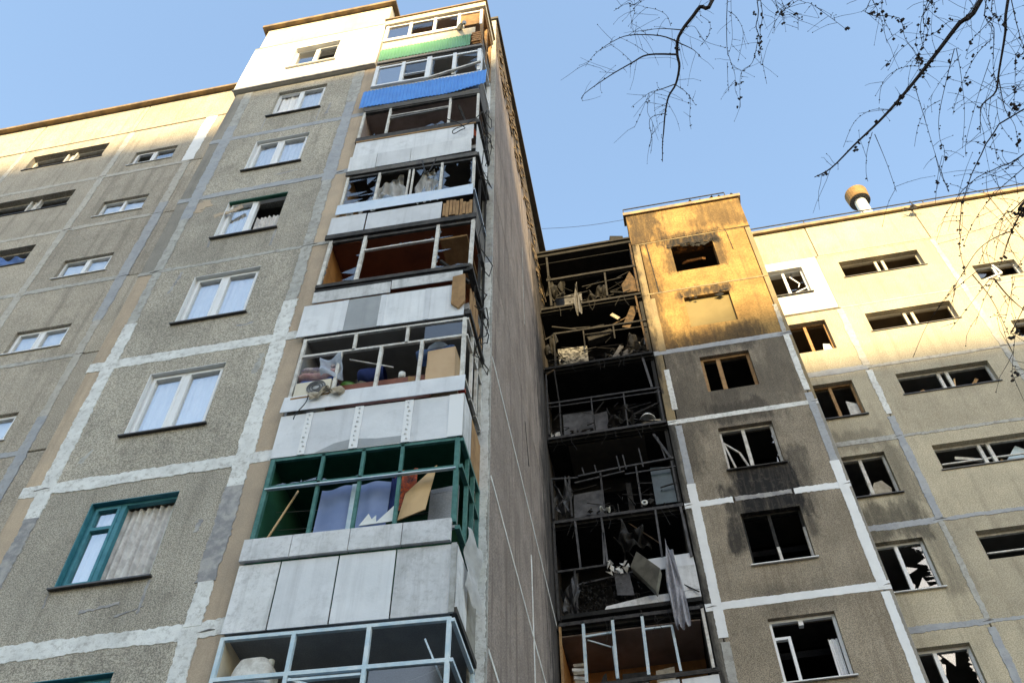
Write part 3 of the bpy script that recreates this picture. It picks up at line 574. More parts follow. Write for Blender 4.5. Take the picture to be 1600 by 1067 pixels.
single(MB().tube([(-3.3+.018*t, 8.36, 19.35-.55*math.sin(t/16*3.14)) for t in range(17)], .012, 5), 'hanging_cable', m_rub, 'short black cable loop over the shattered balcony panes with the white curtain', 'cable')
sidepan(b, 17.1, 17.75, m_slabdark); siderail(b, 18.05, m_flash, .05); siderail(b, 19.3, m_tar); sidepost(b, 8.9, 18.05, 19.3, m_char); sidepost(b, 9.4, 17.2, 19.3, m_char)
# storey 5
b = balcony(5, 'balcony lined in reddish-brown wood with empty window frame', m_woodred, m_woodorange, m_woodred)
for x in (-4.86, -4.21, -2.87, -2.24): post(b, x, 15.45, 16.9, m_oldwhite, .06, dx=.02)
hrail(b, -4.18, -2.9, 16.42, m_oldwhite, .035, dz=.02); hrail(b, -4.86, -2.24, 16.86, m_tar, .06)
hrail(b, -4.9, -2.24, 15.42, m_tar, .09, dp=.08); hrail(b, -4.9, -2.24, 15.30, m_char, .07, dp=.05)
shard(b, -4.83, -4.24, 15.5, 16.8, 'LRB', .8); shard(b, -4.18, -2.9, 16.45, 16.8, 'B', .9); shard(b, -2.84, -2.28, 15.5, 16.8, 'LB', .8); shard(b, -4.18, -2.9, 15.5, 16.8, 'B', .35)
pan(b, -4.88, -3.55, 14.92, 15.2, m_sheetdirty, y=YB-.01, lean=.02); pan(b, -3.53, -2.34, 14.98, 15.2, m_sheetdirty, y=YB-.03, lean=.02)
hrail(b, -4.88, -2.4, 14.89, m_steel, .03)
for x0, x1, mt in ((-5.0, -4.29, m_sheet), (-4.27, -3.65, m_sheetgrey), (-3.63, -2.91, m_sheet), (-2.89, -2.3, m_sheet)): pan(b, x0, x1, 14.02, 14.87, mt)
for x in (-4.28, -3.64, -2.90): pan(b, x-.045, x+.045, 14.02, 14.87, m_sheet, 'cover_strip', .008, y=YB-.014)
q = MB().poly([(-2.5, YB-.06, 14.95), (-2.3, YB-.06, 14.98), (-2.28, YB-.06, 14.2), (-2.38, YB-.06, 14.05), (-2.5, YB-.06, 14.2)], (0, .04, 0)); build(q, 'torn_board', m_wood, b)
q = MB().bar((-2.62, 8.7, 15.5), (-2.78, 9.5, 16.4), .08); build(q, 'ceiling_joist', m_wood, b); q = MB().bar((-2.85, 8.75, 16.1), (-2.35, 8.9, 15.5), .05); build(q, 'broken_strut', m_char, b)
bx('torn_ceiling_board', m_wood, b, -2.85, -2.36, 8.6, 9.7, 16.55, 16.6)
for i in range(5): y = 8.52+i*.19; sidepan(b, 14.05+random.uniform(-.1, .1), 15.1-random.uniform(0, .5), m_wood, y, y+.16, name='side_board')
siderail(b, 15.35, m_tar, .1); siderail(b, 14.1, m_tar, .1); siderail(b, 16.85, m_tar); sidepost(b, 9.1, 15.3, 16.8, m_char); sidepost(b, 9.42, 14, 16.8, m_char)
# storey 4
b = balcony(4, 'cluttered balcony with old white frames and riveted white panels', m_room, m_plas, m_roomdark)
for x in (-4.84, -4.2, -3.56, -2.93): post(b, x, 12.5, 13.5 if x != -4.84 else 13.95, m_oldwhite, .05, dx=.01)
post(b, -2.28, 12.4, 13.95, m_oldwhite, .06)
for x in (-4.0, -3.17): post(b, x, 13.5, 13.92, m_oldwhite, .045)
hrail(b, -4.84, -2.28, 13.51, m_oldwhite, .045); hrail(b, -4.86, -2.26, 13.93, m_oldwhite, .04)
q = MB().sheet(lambda a, c: (XL-.02+(XR-XL+.04)*a, YB-.06+.03*c, 12.16+.36*c+sg(XL+(XR-XL)*a)), 12, 2); build(q, 'sill_band', m_flash if 0 else m_sheet, b, solid=.01)
for x0, x1 in ((-4.88, -4.46), (-4.44, -3.73), (-3.71, -3.01), (-2.99, -2.3)): pan(b, x0, x1, 11.27, 12.12, m_sheet)
for x, w_ in ((-4.45, .05), (-3.72, .06), (-3.0, .06), (-2.33, .1)):
    pan(b, x-w_, x+w_, 11.27, 12.12, m_sill_w, 'cover_strip', .012, y=YB-.014)
    if w_ < .1:
        q = MB()
        for i in range(9): q.blob((x+random.uniform(-.012, .012), YB-.032, 11.33+i*.092+sg(x)), .018, .3)
        setp(build(q, 'rivets', m_sheet, b), kind='stuff')
q = MB().poly([(-4.25, YB-.017, 11.25), (-4.0, YB-.017, 11.38), (-3.75, YB-.017, 11.42), (-3.4, YB-.017, 11.35), (-3.05, YB-.017, 11.33), (-3.0, YB-.017, 11.2)], (0, .004, 0)); build(q, 'broken_corner', m_sheetgrey, b)
sidepan(b, 11.3, 12.15, m_sheetdirty, YB, 8.9); sidepan(b, 11.3, 12.15, m_wood, 8.92, 9.46); siderail(b, 12.45, m_oldwhite); siderail(b, 13.5, m_oldwhite); siderail(b, 13.92, m_oldwhite)
for y in (8.8, 9.12, 9.42): sidepost(b, y, 12.4, 13.95, m_oldwhite)
pane(b, -2.9, -2.32, 13.55, 13.9, m_glassd)
# storey 3
b = balcony(3, 'balcony with green-painted window frame and dirty white cement panels', m_greendark, m_greendark, m_greendark)
for x in (-4.83, -4.12, -3.56, -3.03, -2.29): post(b, x, 9.78, 11.25, m_green, .062 if x in (-4.83, -2.29) else .045)
hrail(b, -4.83, -2.29, 10.73, m_green, .045); hrail(b, -4.83, -2.29, 10.68, m_paleblue, .02, y=YB-.03); hrail(b, -4.85, -2.27, 11.24, m_green, .05)
shard(b, -4.78, -4.16, 10.77, 11.18, 'B', .6); shard(b, -4.08, -3.6, 10.77, 11.18, 'B', .5); shard(b, -4.08, -3.6, 9.8, 10.7, 'B', .4)
for x0, x1 in ((-4.9, -4.28), (-4.27, -3.55), (-3.54, -2.9), (-2.89, -2.3)): pan(b, x0, x1, 9.46, 9.80, m_sheetdirty, 'parapet_cap', .05, y=YB-.01)
for x0, x1 in ((-4.9, -4.38), (-4.36, -3.66), (-3.64, -2.96), (-2.94, -2.24)): pan(b, x0, x1, 8.46, 9.43, m_sheetdirty if x0 < -4.5 or x0 > -3 else m_sheet)
pan(b, -2.29, -2.225, 8.46, 9.44, m_steel, 'corner_strip', .01, y=YB-.015)
sidepan(b, 8.5, 9.45, m_sheetdirty, 8.46, 9.0); sidepan(b, 8.5, 9.4, m_steel, 9.02, 9.46); siderail(b, 9.7, m_green, .06); siderail(b, 10.73, m_green, .06); siderail(b, 11.22, m_green, .06); siderail(b, 8.5, m_tar, .08)
for y in (8.8, 9.12, 9.43): sidepost(b, y, 9.7, 11.2, m_green, .05)
# storey 2
b = balcony(2, 'balcony with pale blue window frame at the bottom of the frame', m_plas, m_cream, m_plas)
for x in (-4.87, -4.03, -3.17, -2.28): post(b, x, 6.95, 8.42, m_paleblue, .048)
hrail(b, -4.87, -2.28, 7.88, m_paleblue, .05); hrail(b, -4.87, -2.28, 8.40, m_paleblue, .045); hrail(b, -4.0, -3.2, 7.80, m_paleblue, .03); hrail(b, -4.0, -3.2, 6.98, m_paleblue, .05)
q = MB().bar((-4.0, YB+.02, 7.78), (-3.22, YB+.02, 7.45), .03); build(q, 'brace', m_paleblue, b)
pan(b, -4.9, -2.26, 5.7, 6.95, m_sheet); siderail(b, 7.88, m_paleblue); siderail(b, 8.38, m_paleblue); sidepost(b, 9.42, 7, 8.4, m_paleblue); sidepan(b, 5.7, 6.95, m_sheetdirty); siderail(b, 7.0, m_tar, .08)
pane(b, -3.12, -2.32, 6.98, 7.85, m_glassd)
bx('balcony', m_slab, near, -4.89, -2.23, 8.46, 9.95, SEAM(1)-.16, SEAM(1)-.01)

# ------------------------------------------------------------ things on the near balconies
def box_thing(name, mt, label, cat, c, s, rz=0, group=None, bev=.01):
    q = MB(); x, y, z = s; ca, sa = math.cos(rz), math.sin(rz)
    pts = [(-x/2+bev, -y/2), (x/2-bev, -y/2), (x/2, -y/2+bev), (x/2, y/2-bev), (x/2-bev, y/2), (-x/2+bev, y/2), (-x/2, y/2-bev), (-x/2, -y/2+bev)]
    q.poly([(c[0]+a*ca-b_*sa, c[1]+a*sa+b_*ca, c[2]) for a, b_ in pts], (0, 0, z)); return single(q, name, mt, label, cat, group)
zs = 12.48
t = thing('air_conditioner', 'cream outdoor air conditioner unit with round grey grille on the cluttered balcony ledge', 'air conditioner', (-4.5, 8.55, zs))
build(MB().box(-4.78, -4.24, 8.42, 8.68, zs, zs+.34), 'casing', m_cream_pl, t)
q = MB()
for rr in (.05, .09, .125): q.lathe(-4.45, 0, [(rr, 0), (rr+.02, 0), (rr+.02, .02), (rr, .02)], 18)
q.v = [(x, 8.405+zz*.5, zs+.18+yy) for x, yy, zz in q.v]; build(q, 'fan_grille', m_darkg, t)
q = MB(); q.lathe(-4.45, 0, [(.001, 0), (.145, 0), (.145, .01)], 18); q.v = [(x, 8.415+zz*.3, zs+.18+yy) for x, yy, zz in q.v]; build(q, 'fan_opening', m_steel, t)
build(MB().box(-4.8, -4.22, 8.40, 8.44, zs-.04, zs-.005), 'bracket', m_wood, t)
def pillow(c, s, mt, label, cat, name):
    q = MB(); q.sheet(lambda a, b_: (c[0]+s[0]*(a-.5), c[1]-s[1]*.5*math.sin(b_*6.28)*(.8+.2*math.sin(a*9)), c[2]+s[2]*(.5-.5*math.cos(b_*6.28))*(.75+.25*math.sin(a*3.14)**.5)+.015*math.sin(a*13+b_*5)), 16, 16); return single(q, name, mt, label, cat, smooth=True)
pillow((-4.5, 8.62, 12.86), (.55, .3, .13), m_bed2, 'folded royal blue bedding on top of the air conditioner', 'bedding', 'bedding')
pillow((-4.5, 8.6, 12.97), (.6, .34, .18), m_bed1, 'folded pink checked bedding above the blue bedding', 'bedding', 'bedding')
pillow((-4.5, 8.62, 13.12), (.58, .32, .2), m_bed3, 'rolled striped blanket topmost on the balcony bedding pile', 'bedding', 'bedding')
single(MB().sheet(lambda a, c: (-4.42+.34*a-.06*c, 8.42-.06*math.sin(a*5+c*3)-.03*math.sin(c*9), 12.92+.42*c-.12*a*(1-c)), 12, 12), 'plastic_wrap', m_clear, 'pale blue clear plastic wrap spilling over the bedding pile', 'plastic sheet', smooth=True)
q = MB().sheet(lambda a, c: (-4.5+.5*a+.03*math.sin(c*9), 8.40-.07*c+.03*math.sin(a*11+c*7), 12.50-.17*c*(.6+.4*math.sin(a*7+1))+.035*math.sin(a*9+c*4)+.03*math.sin(a*17)), 26, 14)
single(q, 'beige_rag', m_rag, 'crumpled beige rag lying on the white sill below the air conditioner', 'rag', smooth=True)
single(MB().tube([(-4.5-.01*t+.03*math.sin(t*.5), 8.33, 12.4-.045*t) for t in range(12)], .008, 5), 'hanging_cable', m_rub, 'thin dark cord dangling from the beige rag on the sill', 'cord')
bx_ = box_thing('wooden_shelf', m_woodred, 'long reddish-brown wooden board standing behind the cluttered balcony frame', 'board', (-3.55, 8.62, 12.3), (1.55, .04, .52), .03)
q = MB().lathe(-4.12, 8.8, [(.02, 12.75), (.13, 12.77), (.16, 12.95), (.15, 13.0), (.13, 12.95)], 16); single(q, 'enamel_pot', m_gbowl, 'green enamel pot behind the brown board', 'pot', smooth=True)
q = MB().lathe(-3.9, 8.85, [(.02, 12.78), (.15, 12.78), (.15, 13.05), (.17, 13.06), (.12, 13.15), (.02, 13.18)], 18); single(q, 'cooking_pot', m_steel, 'grey metal cooking pot with lid behind the brown board', 'pot', smooth=True)
q = MB().lathe(-3.25, 8.66, [(.02, 12.85), (.05, 12.85), (.055, 12.97), (.045, 12.97)], 12); single(q, 'white_mug', m_white_pl, 'small white mug at the right end of the brown board', 'mug', smooth=True)
box_thing('cardboard_box', m_card, 'lower cardboard box at the outer corner of the cluttered balcony', 'box', (-2.63, 8.68, 12.42), (.44, .34, .42), .02)
box_thing('cardboard_box', m_card, 'upper cardboard box stacked on another at the outer balcony corner', 'box', (-2.63, 8.69, 12.85), (.43, .33, .40), -.03)
pillow((-2.75, 8.7, 13.26), (.6, .3, .17), m_bluebag, 'blue plastic bag lying on the stacked cardboard boxes', 'bag', 'plastic_bag')
q = MB().lathe(-2.75, 8.8, [(.01, 13.4), (.16, 13.42), (.2, 13.52), (.15, 13.62), (.03, 13.68)], 14); single(q, 'plastic_bag', m_clear, 'round clear plastic bag on top of the blue bag', 'bag', smooth=True)
box_thing('red_canister', m_red, 'small red canister beside the stacked cardboard boxes', 'canister', (-2.34, 8.7, 12.4), (.1, .12, .22))
pillow((-3.75, 8.75, 13.0), (.4, .3, .3), m_navy, 'dark blue bundle beside the metal pot on the cluttered balcony', 'bundle', 'cloth_bundle')
box_thing('wooden_crate', m_wood, 'small wooden crate left of the cardboard boxes on the cluttered balcony', 'crate', (-3.02, 8.75, 12.5), (.3, .25, .3), .3)
single(MB().bar((-4.1, 8.6, 13.45), (-3.4, 8.65, 13.15), .02), 'wooden_stick', m_oldwhite, 'pale stick slanting under the upper rail of the cluttered balcony', 'stick')
# storey 3 things
z3 = 9.9
single(MB().sheet(lambda a, c: (-4.13+.93*a+.04*c*0, 8.6+.02*math.sin(a*14)+.03*c, z3+.82*c+.02*math.sin(a*3)), 30, 8), 'blue_blanket', m_blanket, 'pale blue striped blanket hung behind the green balcony frame', 'blanket', smooth=True)
single(MB().sheet(lambda a, c: (-3.7+.06*a, 8.575, z3+.02+.78*c), 2, 4), 'white_ribbon', m_paleblue, 'narrow white stripe of cloth over the blue blanket', 'cloth')
single(MB().sheet(lambda a, c: (-3.19+.13*a, 8.62+.02*math.sin(a*8), z3+.2+.66*c), 8, 6), 'navy_towel', m_navy, 'navy blue towel hanging between blanket and red carpet', 'towel', smooth=True)
single(MB().sheet(lambda a, c: (-3.17+.32*a, 8.64+.03*math.sin(a*11+c), z3+.25+.72*c), 20, 10), 'red_carpet', m_carpet, 'red patterned carpet hanging on the line in the green balcony', 'carpet', smooth=True)
single(MB().poly([(-3.02, 8.52, z3), (-2.68, 8.52, z3+.12), (-2.60, 8.62, z3+.98), (-2.98, 8.6, z3+.52)], (0, .02, .004)), 'plywood_sheet', m_ply, 'pale plywood sheet leaning at a slant in the green balcony', 'board')
single(MB().poly([(-2.72, 8.78, z3), (-2.34, 8.78, z3), (-2.34, 8.8, z3+.75), (-2.71, 8.8, z3+.72)], (0, .04, 0)), 'grey_cabinet_door', m_plas, 'grey board standing beside the plywood sheet in the green balcony', 'board')
single(MB().poly([(-3.3, 8.5, z3-.02), (-3.03, 8.5, z3-.02), (-3.04, 8.56, z3+.36)], (0, .01, 0)), 'white_sheet', m_white_pl, 'white triangular scrap leaning at the foot of the plywood sheet', 'scrap')
single(MB().poly([(-3.5, 8.5, z3-.02), (-3.28, 8.5, z3-.02), (-3.3, 8.52, z3+.14), (-3.35, 8.52, z3+.08), (-3.4, 8.52, z3+.18)], (0, .01, 0)), 'paper_scrap', m_white_pl, 'torn white paper scrap on the ledge below the blue blanket', 'scrap')
for i, (za, zb) in enumerate(((10.62, 10.55), (10.42, 10.38), (10.25, 10.3))):
    t = thing('clothes_line', 'thin washing line across the green balcony, %s of three' % ('highest', 'middle', 'lowest')[i], 'washing line', (-3.5, 8.9, za))
    build(MB().tube([(-4.8+2.4*k/8, 8.8+.12*i, za+(zb-za)*k/8-.07*math.sin(k/8*3.14)) for k in range(9)], .005, 4), 'line', m_wire, t)
    if i == 0:
        for k in range(6): x = -3.75+k*.17; bx('clothes_peg', m_white_pl, t, x, x+.018, 8.785, 8.815, za-.14, za-.04)
single(MB().bar((-4.76, 8.55, 9.75), (-4.45, 8.6, 10.75), .02), 'wooden_stick', m_ply, 'thin yellow stick leaning in the left corner of the green balcony', 'stick')
single(MB().sheet(lambda a, c: (-2.2+.1*a+.03*math.sin(c*9), 8.75+.35*a, 8.95+.95*c-.2*a+.05*math.sin(a*9+c*5)), 8, 16), 'torn_cloth', m_torn, 'torn white cloth hanging out of the side of the green balcony', 'cloth', smooth=True)
# storey 2 things
t = thing('plastic_canister', 'white plastic canister on a crate in the pale blue balcony', 'canister', (-4.55, 8.85, 7.75))
q = MB().sheet(lambda a, c: (-4.5+.24*math.copysign(abs(math.cos(a*6.283))**.5, math.cos(a*6.283))*(1 if c < .75 else 1-(c-.75)*1.2), 8.68+.16*math.copysign(abs(math.sin(a*6.283))**.5, math.sin(a*6.283)), 7.74+.42*c), 32, 6); q.f.append(tuple(range(6*33, 6*33+32))); build(q, 'body', m_oldwhite, t)
build(MB().lathe(-4.35, 8.68, [(.04, 8.14), (.04, 8.21), (.001, 8.21)], 12), 'cap', m_white_pl, t)
t = thing('slatted_crate', 'white slatted crate under the plastic canister', 'crate', (-4.5, 8.7, 7.2))
for i in range(5): bx('slat', m_oldwhite, t, -4.75, -4.3, 8.5, 8.85, 7.28+i*.085, 7.34+i*.085)
q = MB().tube([(-4.3+2*k/10, 8.75, 7.95-.25*math.sin(k/10*3.14)) for k in range(11)], .006, 4); single(q, 'clothes_line', m_wire, 'slack washing line in the pale blue balcony', 'washing line')
single(MB().bar((-2.55, 8.5, 8.1), (-2.35, 8.55, 7.6), .018), 'bent_rod', m_paleblue, 'thin pale rod crossing the right bay of the pale blue balcony', 'rod')
# cables tangled along the balcony side
random.seed(8)
for i, (za, zb) in enumerate(((22.3, 20.4), (21.0, 18.6), (16.8, 14.2), (14.9, 13.1))):
    pts = []; x, y = XR+.12, 8.9
    for k in range(26): pts.append((x+.07*math.sin(k*1.1+i)+random.uniform(-.03, .03), y+.3*math.sin(k*.7+i*2)+random.uniform(-.04, .04), za+(zb-za)*k/25+.12*math.sin(k*1.7)))
    single(MB().tube(pts, .009, 4), 'hanging_cable', m_rub, 'tangled black cable on the outer side of the near balconies, %s from the top' % ('first', 'second', 'third', 'fourth')[i], 'cable', 'cables on the balcony side')

# ============================================================ burnt block
random.seed(33)
FT = Plane('F', 16.71); FQ = Plane('F', 18.3)
far = thing('apartment_block', 'fire-damaged apartment block with blackened balconies and a golden sunlit top', 'building', (5, 18, 0))
TX0, TX1 = 1.972, 3.262
for n in range(1, 10):
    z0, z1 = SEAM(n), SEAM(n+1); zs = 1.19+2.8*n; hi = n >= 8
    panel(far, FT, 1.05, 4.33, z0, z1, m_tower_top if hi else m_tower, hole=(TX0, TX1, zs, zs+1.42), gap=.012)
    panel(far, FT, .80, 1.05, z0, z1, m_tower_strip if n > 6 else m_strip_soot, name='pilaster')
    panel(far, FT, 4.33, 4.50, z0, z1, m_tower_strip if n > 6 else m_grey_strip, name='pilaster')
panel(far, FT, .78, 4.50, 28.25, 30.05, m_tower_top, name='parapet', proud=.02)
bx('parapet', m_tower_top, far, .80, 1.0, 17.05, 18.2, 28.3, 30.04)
bx('roof_edge', m_cap, far, .72, 4.56, 16.62, 17.05, 30.05, 30.2)
# rubble and bent lining along the tower's roof edge
q = MB()
for i in range(26): q.blob((random.uniform(2.9, 4.5), random.uniform(16.65, 16.9), 30.22+random.uniform(0, .07)), random.uniform(.03, .1), .4)
setp(build(q, 'roof_rubble', m_soot2, far), kind='stuff')
# broken concrete round the burnt-out window and the boarded one
for zc, cnt in ((1.19+25.2+1.42, 34), (1.19+22.4+1.42, 9)):
    q = MB()
    for i in range(cnt): q.blob((random.uniform(TX0-.1, TX1+.05), 16.70+random.uniform(0, .05), zc+random.uniform(-.1, .10)), random.uniform(.03, .09), .5, (1.4, .4, 1))
    setp(build(q, 'spalled_edge', m_soot2, far), kind='stuff')
q = MB().poly([(2.25, 17.1, 27.42), (2.5, 17.2, 27.66), (2.8, 17.2, 27.68), (2.98, 17.1, 27.5), (2.85, 16.95, 27.32), (2.4, 16.95, 27.3)], (0, .06, -.03)); build(q, 'sunlit_patch_slab', m_brick, far)  # added orange slab standing in for the sunlit patch inside the burnt window
bx('boarded_panel', M('olive_board', (.21, .165, .075), (.185, .145, .065), 2), far, TX0+.002, TX1-.002, 16.82, 16.87, 23.59, 25.0)
# right wing, set back
for n in range(1, 10):
    z0, z1 = SEAM(n), SEAM(n+1)
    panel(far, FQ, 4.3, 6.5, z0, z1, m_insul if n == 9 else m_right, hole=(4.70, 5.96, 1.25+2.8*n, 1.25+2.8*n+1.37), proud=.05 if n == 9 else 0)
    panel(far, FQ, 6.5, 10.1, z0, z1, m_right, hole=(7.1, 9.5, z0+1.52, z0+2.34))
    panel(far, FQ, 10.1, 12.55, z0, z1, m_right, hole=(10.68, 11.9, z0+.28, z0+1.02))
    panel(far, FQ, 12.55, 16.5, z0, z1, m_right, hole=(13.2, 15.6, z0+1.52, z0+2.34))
for a, b in ((4.3, 6.6), (6.6, 10.1), (10.1, 12.55), (12.55, 16.5)): panel(far, FQ, a, b, 28.25, 30.06, m_right, name='parapet', proud=.02)
bx('roof_edge', m_cap, far, 4.5, 16.5, 18.18, 18.6, 30.06, 30.2)
bx('roof_kerb', m_pale, far, 4.5, 16.5, 18.3, 18.6, 30.2, 30.3)
for n in range(2, 11):
    z = SEAM(n)
    bx('floor_slab', m_roomdark, far, 1.0, 4.35, 17.02, 18.3, z-.11, z+.05); bx('floor_slab', m_soot2, far, -2.2, 4.38, 18.62, 23, z-.11, z+.05); bx('floor_slab', m_roomwarm if n > 8 else m_room, far, 4.42, 16.5, 18.62, 23, z-.11, z+.05)
for x in (.93, 4.42): bx('cross_wall', m_roomdark, far, x-.08, x+.08, 17.02, 18.25, 3, 28.2)
for x in (.9, 4.4, 6.5, 10.1, 12.55): bx('cross_wall', m_roomdark, far, x-.06, x+.06, 18.62, 23, 3, 28.2)
bx('rear_wall', m_soot2, far, -2.2, 4.38, 23, 23.3, 3, 30); bx('rear_wall', m_roomwarm, far, 4.42, 16.5, 23, 23.3, 3, 30); bx('roof', m_roof, far, -2.2, 16.5, 18.6, 23.3, 29.85, 30)
# joints
S = lambda *a, **k: strip(far, FT, *a, **k)
for n, mt, wd in ((3, m_white2, .17), (4, m_white2, .17), (5, m_white2, .19), (7, m_white, .15), (8, m_blue_seal, .18), (9, m_tower_strip, .06), (10, m_tower_strip, .07)): S((.82, SEAM(n)), (4.48, SEAM(n)), wd, mt, jit=.012)
S((.82, SEAM(6)), (1.9, SEAM(6)), .16, m_white2); S((1.95, SEAM(6)), (3.2, SEAM(6)), .13, m_smear); S((3.25, SEAM(6)), (4.48, SEAM(6)), .17, m_white2)
for a, b, mt, wd in ((8, 11.4, m_white2, .17), (11.5, 13.4, m_pale, .17), (13.5, 17.7, m_white2, .19), (17.7, 19.7, m_blue_seal, .15), (20.3, 21.9, m_white, .13), (22.7, 25.2, m_tower_strip, .2)): S((1.06, a), (1.06, b), wd, mt, lift=.012, jit=.012)
for a, b, mt, wd in ((8, 14.1, m_white2, .17), (14.2, 17.8, m_white2, .2), (17.8, 20.2, m_blue_seal, .17), (20.3, 22.6, m_white, .15)): S((4.33, a), (4.33, b), wd, mt, lift=.012, jit=.012)
S((4.33, 22.7), (4.33, 24.0), .12, m_pale, lift=.012); S((1.32, 25.5), (1.25, 28.2), .03, m_char, .012); S((3.75, 28.2), (3.78, 27.1), .02, m_char, .01); S((3.7, 28.25), (4.5, 28.25), .03, m_char, .015, lift=.014)
S2 = lambda *a, **k: strip(far, FQ, *a, **k)
for n, mt, wd in ((4, m_pale, .11), (5, m_blue_seal, .12), (6, m_blue_seal, .13), (7, m_pale, .13), (8, m_blue_seal, .17)): S2((4.6, SEAM(n)), (6.5, SEAM(n)), wd+.04, mt); S2((6.5, SEAM(n)), (16.5, SEAM(n)), wd*.7, mt if n != 8 else m_pale)
for n in (9, 10): S2((6.55, SEAM(n)), (16.5, SEAM(n)), .05, m_tan_seal, .012)
for a, b, mt, wd in ((8, 14.1, m_blue_seal, .16), (14.3, 17, m_pale, .12), (17.1, 20.6, m_blue_seal, .17), (20.7, 22.5, m_white, .16), (22.7, 25.4, m_tan_seal, .2)): S2((6.5, a), (6.5, b), wd, mt, lift=.012)
for z in (17.1, 22.7): S2((10.1, z), (10.1, z+5.5), .14, m_pale if z < 20 else m_tan_seal, lift=.012)
# tower windows
def zt(n): return 1.19+2.8*n
window(far, FT, TX0, TX1, zt(7), zt(7)+1.42, m_wood, mull=(.36,), panes='oo', fw_=.08, sill=None, sash=False, dep=.1, label='bare brown wooden window frame with no glass')
window(far, FT, TX0, TX1, zt(6), zt(6)+1.42, m_pvcdirty, mull=(.45,), panes='oo', fw_=.06, sill=m_tar, sash=False, dep=.12, label='smoke-stained white window frame with jagged glass')
w5 = window(far, FT, TX0, TX1, zt(5), zt(5)+1.42, m_char, mull=(.47,), panes='oo', fw_=.05, sill=m_sill_w, sash=False, dep=.12, label='burnt-out window with charred frame and white sill')
q = MB(); rail(q, FT, (TX0+.02, zt(5)+.03), (TX1, zt(5)+.03), .08, .1, .2); rail(q, FT, (TX0+.62, zt(5)+.07), (TX0+.61, zt(5)+.45), .06, .1, .19); rail(q, FT, (TX1-.03, zt(5)+.07), (TX1-.03, zt(5)+.9), .05, .1, .19); build(q, 'frame_remnant', m_pvcdirty, w5)
w4 = window(far, FT, TX0, TX1, zt(4), zt(4)+1.42, m_pvc, mull=(), panes='o', fw_=.06, sill=m_sill_w, sash=False, dep=.1, label='white window frame with one loose sash hanging at its left')
q = MB(); rail(q, FT, (TX0+.06, zt(4)+1.02), (TX0+.36, zt(4)+1.02), .06, .12, .2); rail(q, FT, (TX0+.33, zt(4)+.06), (TX0+.33, zt(4)+.99), .06, .12, .2); rail(q, FT, (TX0+.62, zt(4)+1.25), (TX0+.62, zt(4)+1.36), .09, .1, .2); build(q, 'loose_sash', m_pvc, w4)
window(far, FT, TX0, TX1, zt(3), zt(3)+1.42, m_pvc, mull=(.5,), panes='gb', sill=m_sill_w, dep=.1)
q = MB().bar((TX0+.05, 16.85, zt(6)+1.02), (TX0+.38, 16.95, zt(6)+.72), .035); q.bar((TX0+.38, 16.95, zt(6)+.72), (TX0+.55, 16.95, zt(6)+.06), .045); q.bar((TX0+.06, 16.85, zt(6)+1.0), (TX0+.22, 16.9, zt(6)+.06), .04); build(q, 'loose_sash', m_pvcdirty, far)
curtain(3.02, 3.2, zt(4)+.05, zt(4)+.95, 16.95, m_net, 'strip of white curtain at the right of the lowest full tower window', 2, .02)
# wing windows
labC = {9: 'broken window in the sunlit white panel beside the tower', 8: 'sunlit wooden window frame beside the tower', 7: 'brown wooden window frame in shade beside the tower'}
for n in range(3, 10):
    z = 1.25+2.8*n; mt = {9: m_pvc, 8: m_wood, 7: m_wood, 6: m_pvcdirty}.get(n, m_pvc)
    window(far, Plane('F', 18.25) if n == 9 else FQ, 4.70, 5.96, z, z+1.37, mt, mull=(.52,) if n != 4 else (.44,), panes={9: 'ob', 8: 'oo', 7: 'oo', 6: 'bo', 5: 'ob', 4: 'ob'}.get(n, 'gb'), fw_=.06, sash=n < 6, sill=None if n == 8 else (m_sill_d if n > 5 else m_sill_w), dep=.13, label=labC.get(n))
    z0 = SEAM(n)
    for a, b, nm in ((7.1, 9.5, 0), (13.2, 15.6, 1)):
        wn = window(far, FQ, a, b, z0+1.52, z0+2.34, m_oldwhite if n < 8 else m_cream, mull=(.46, .55), panes='o', fw_=.06, sill=m_sill_d if n != 5 else None, sillw=.03, sash=False, dep=.16)
        if n in (5, 6): q = MB(); rail(q, FQ, (a+.1, z0+1.85), (b-.3, z0+1.85), .035, .2, .24); rail(q, FQ, (a+1.3, z0+1.56), (a+1.3, z0+1.85), .04, .2, .24); build(q, 'inner_frame', m_oldwhite, wn)
    window(far, FQ, 10.68, 11.9, z0+.28, z0+1.02, m_pvc, mull=(.48,), panes='bo' if n > 7 else 'gg', fw_=.05, sill=None, sash=False, dep=.13)
shd = shards(FQ, 5.42, 5.9, 15.31, 16.56, .16, 1.1, 'RB'); setp(build(shd, 'glass_shard', m_shard, far), kind='stuff')
shd = shards(FQ, 5.3, 5.9, 12.5, 13.75, .16, 1.3, 'RBL'); setp(build(shd, 'glass_shard', m_shard, far), kind='stuff')
def scrap(name, mt, label, cat, *pts, th=.03): return single(MB().poly([Vector(p) for p in pts], (0, th, .01)), name, mt, label, cat)
scrap('white_pillow', m_white_pl, 'pale padded scrap in the corner of the sunlit wooden window', 'scrap', (5.62, 18.42, 23.75), (5.88, 18.42, 23.75), (5.85, 18.45, 24.05), (5.68, 18.45, 24.1))
scrap('mattress_piece', m_oldwhite, 'pale mattress piece leaning inside the shaded wooden window', 'scrap', (5.62, 18.48, 20.95), (5.92, 18.48, 20.95), (5.9, 18.52, 21.5), (5.65, 18.52, 21.65))
scrap('cushion', m_rag, 'round beige cushion inside the window below the wooden ones', 'cushion', (5.45, 18.5, 18.15), (5.8, 18.5, 18.15), (5.84, 18.52, 18.4), (5.7, 18.55, 18.7), (5.5, 18.55, 18.65), (5.4, 18.5, 18.4), th=.12)
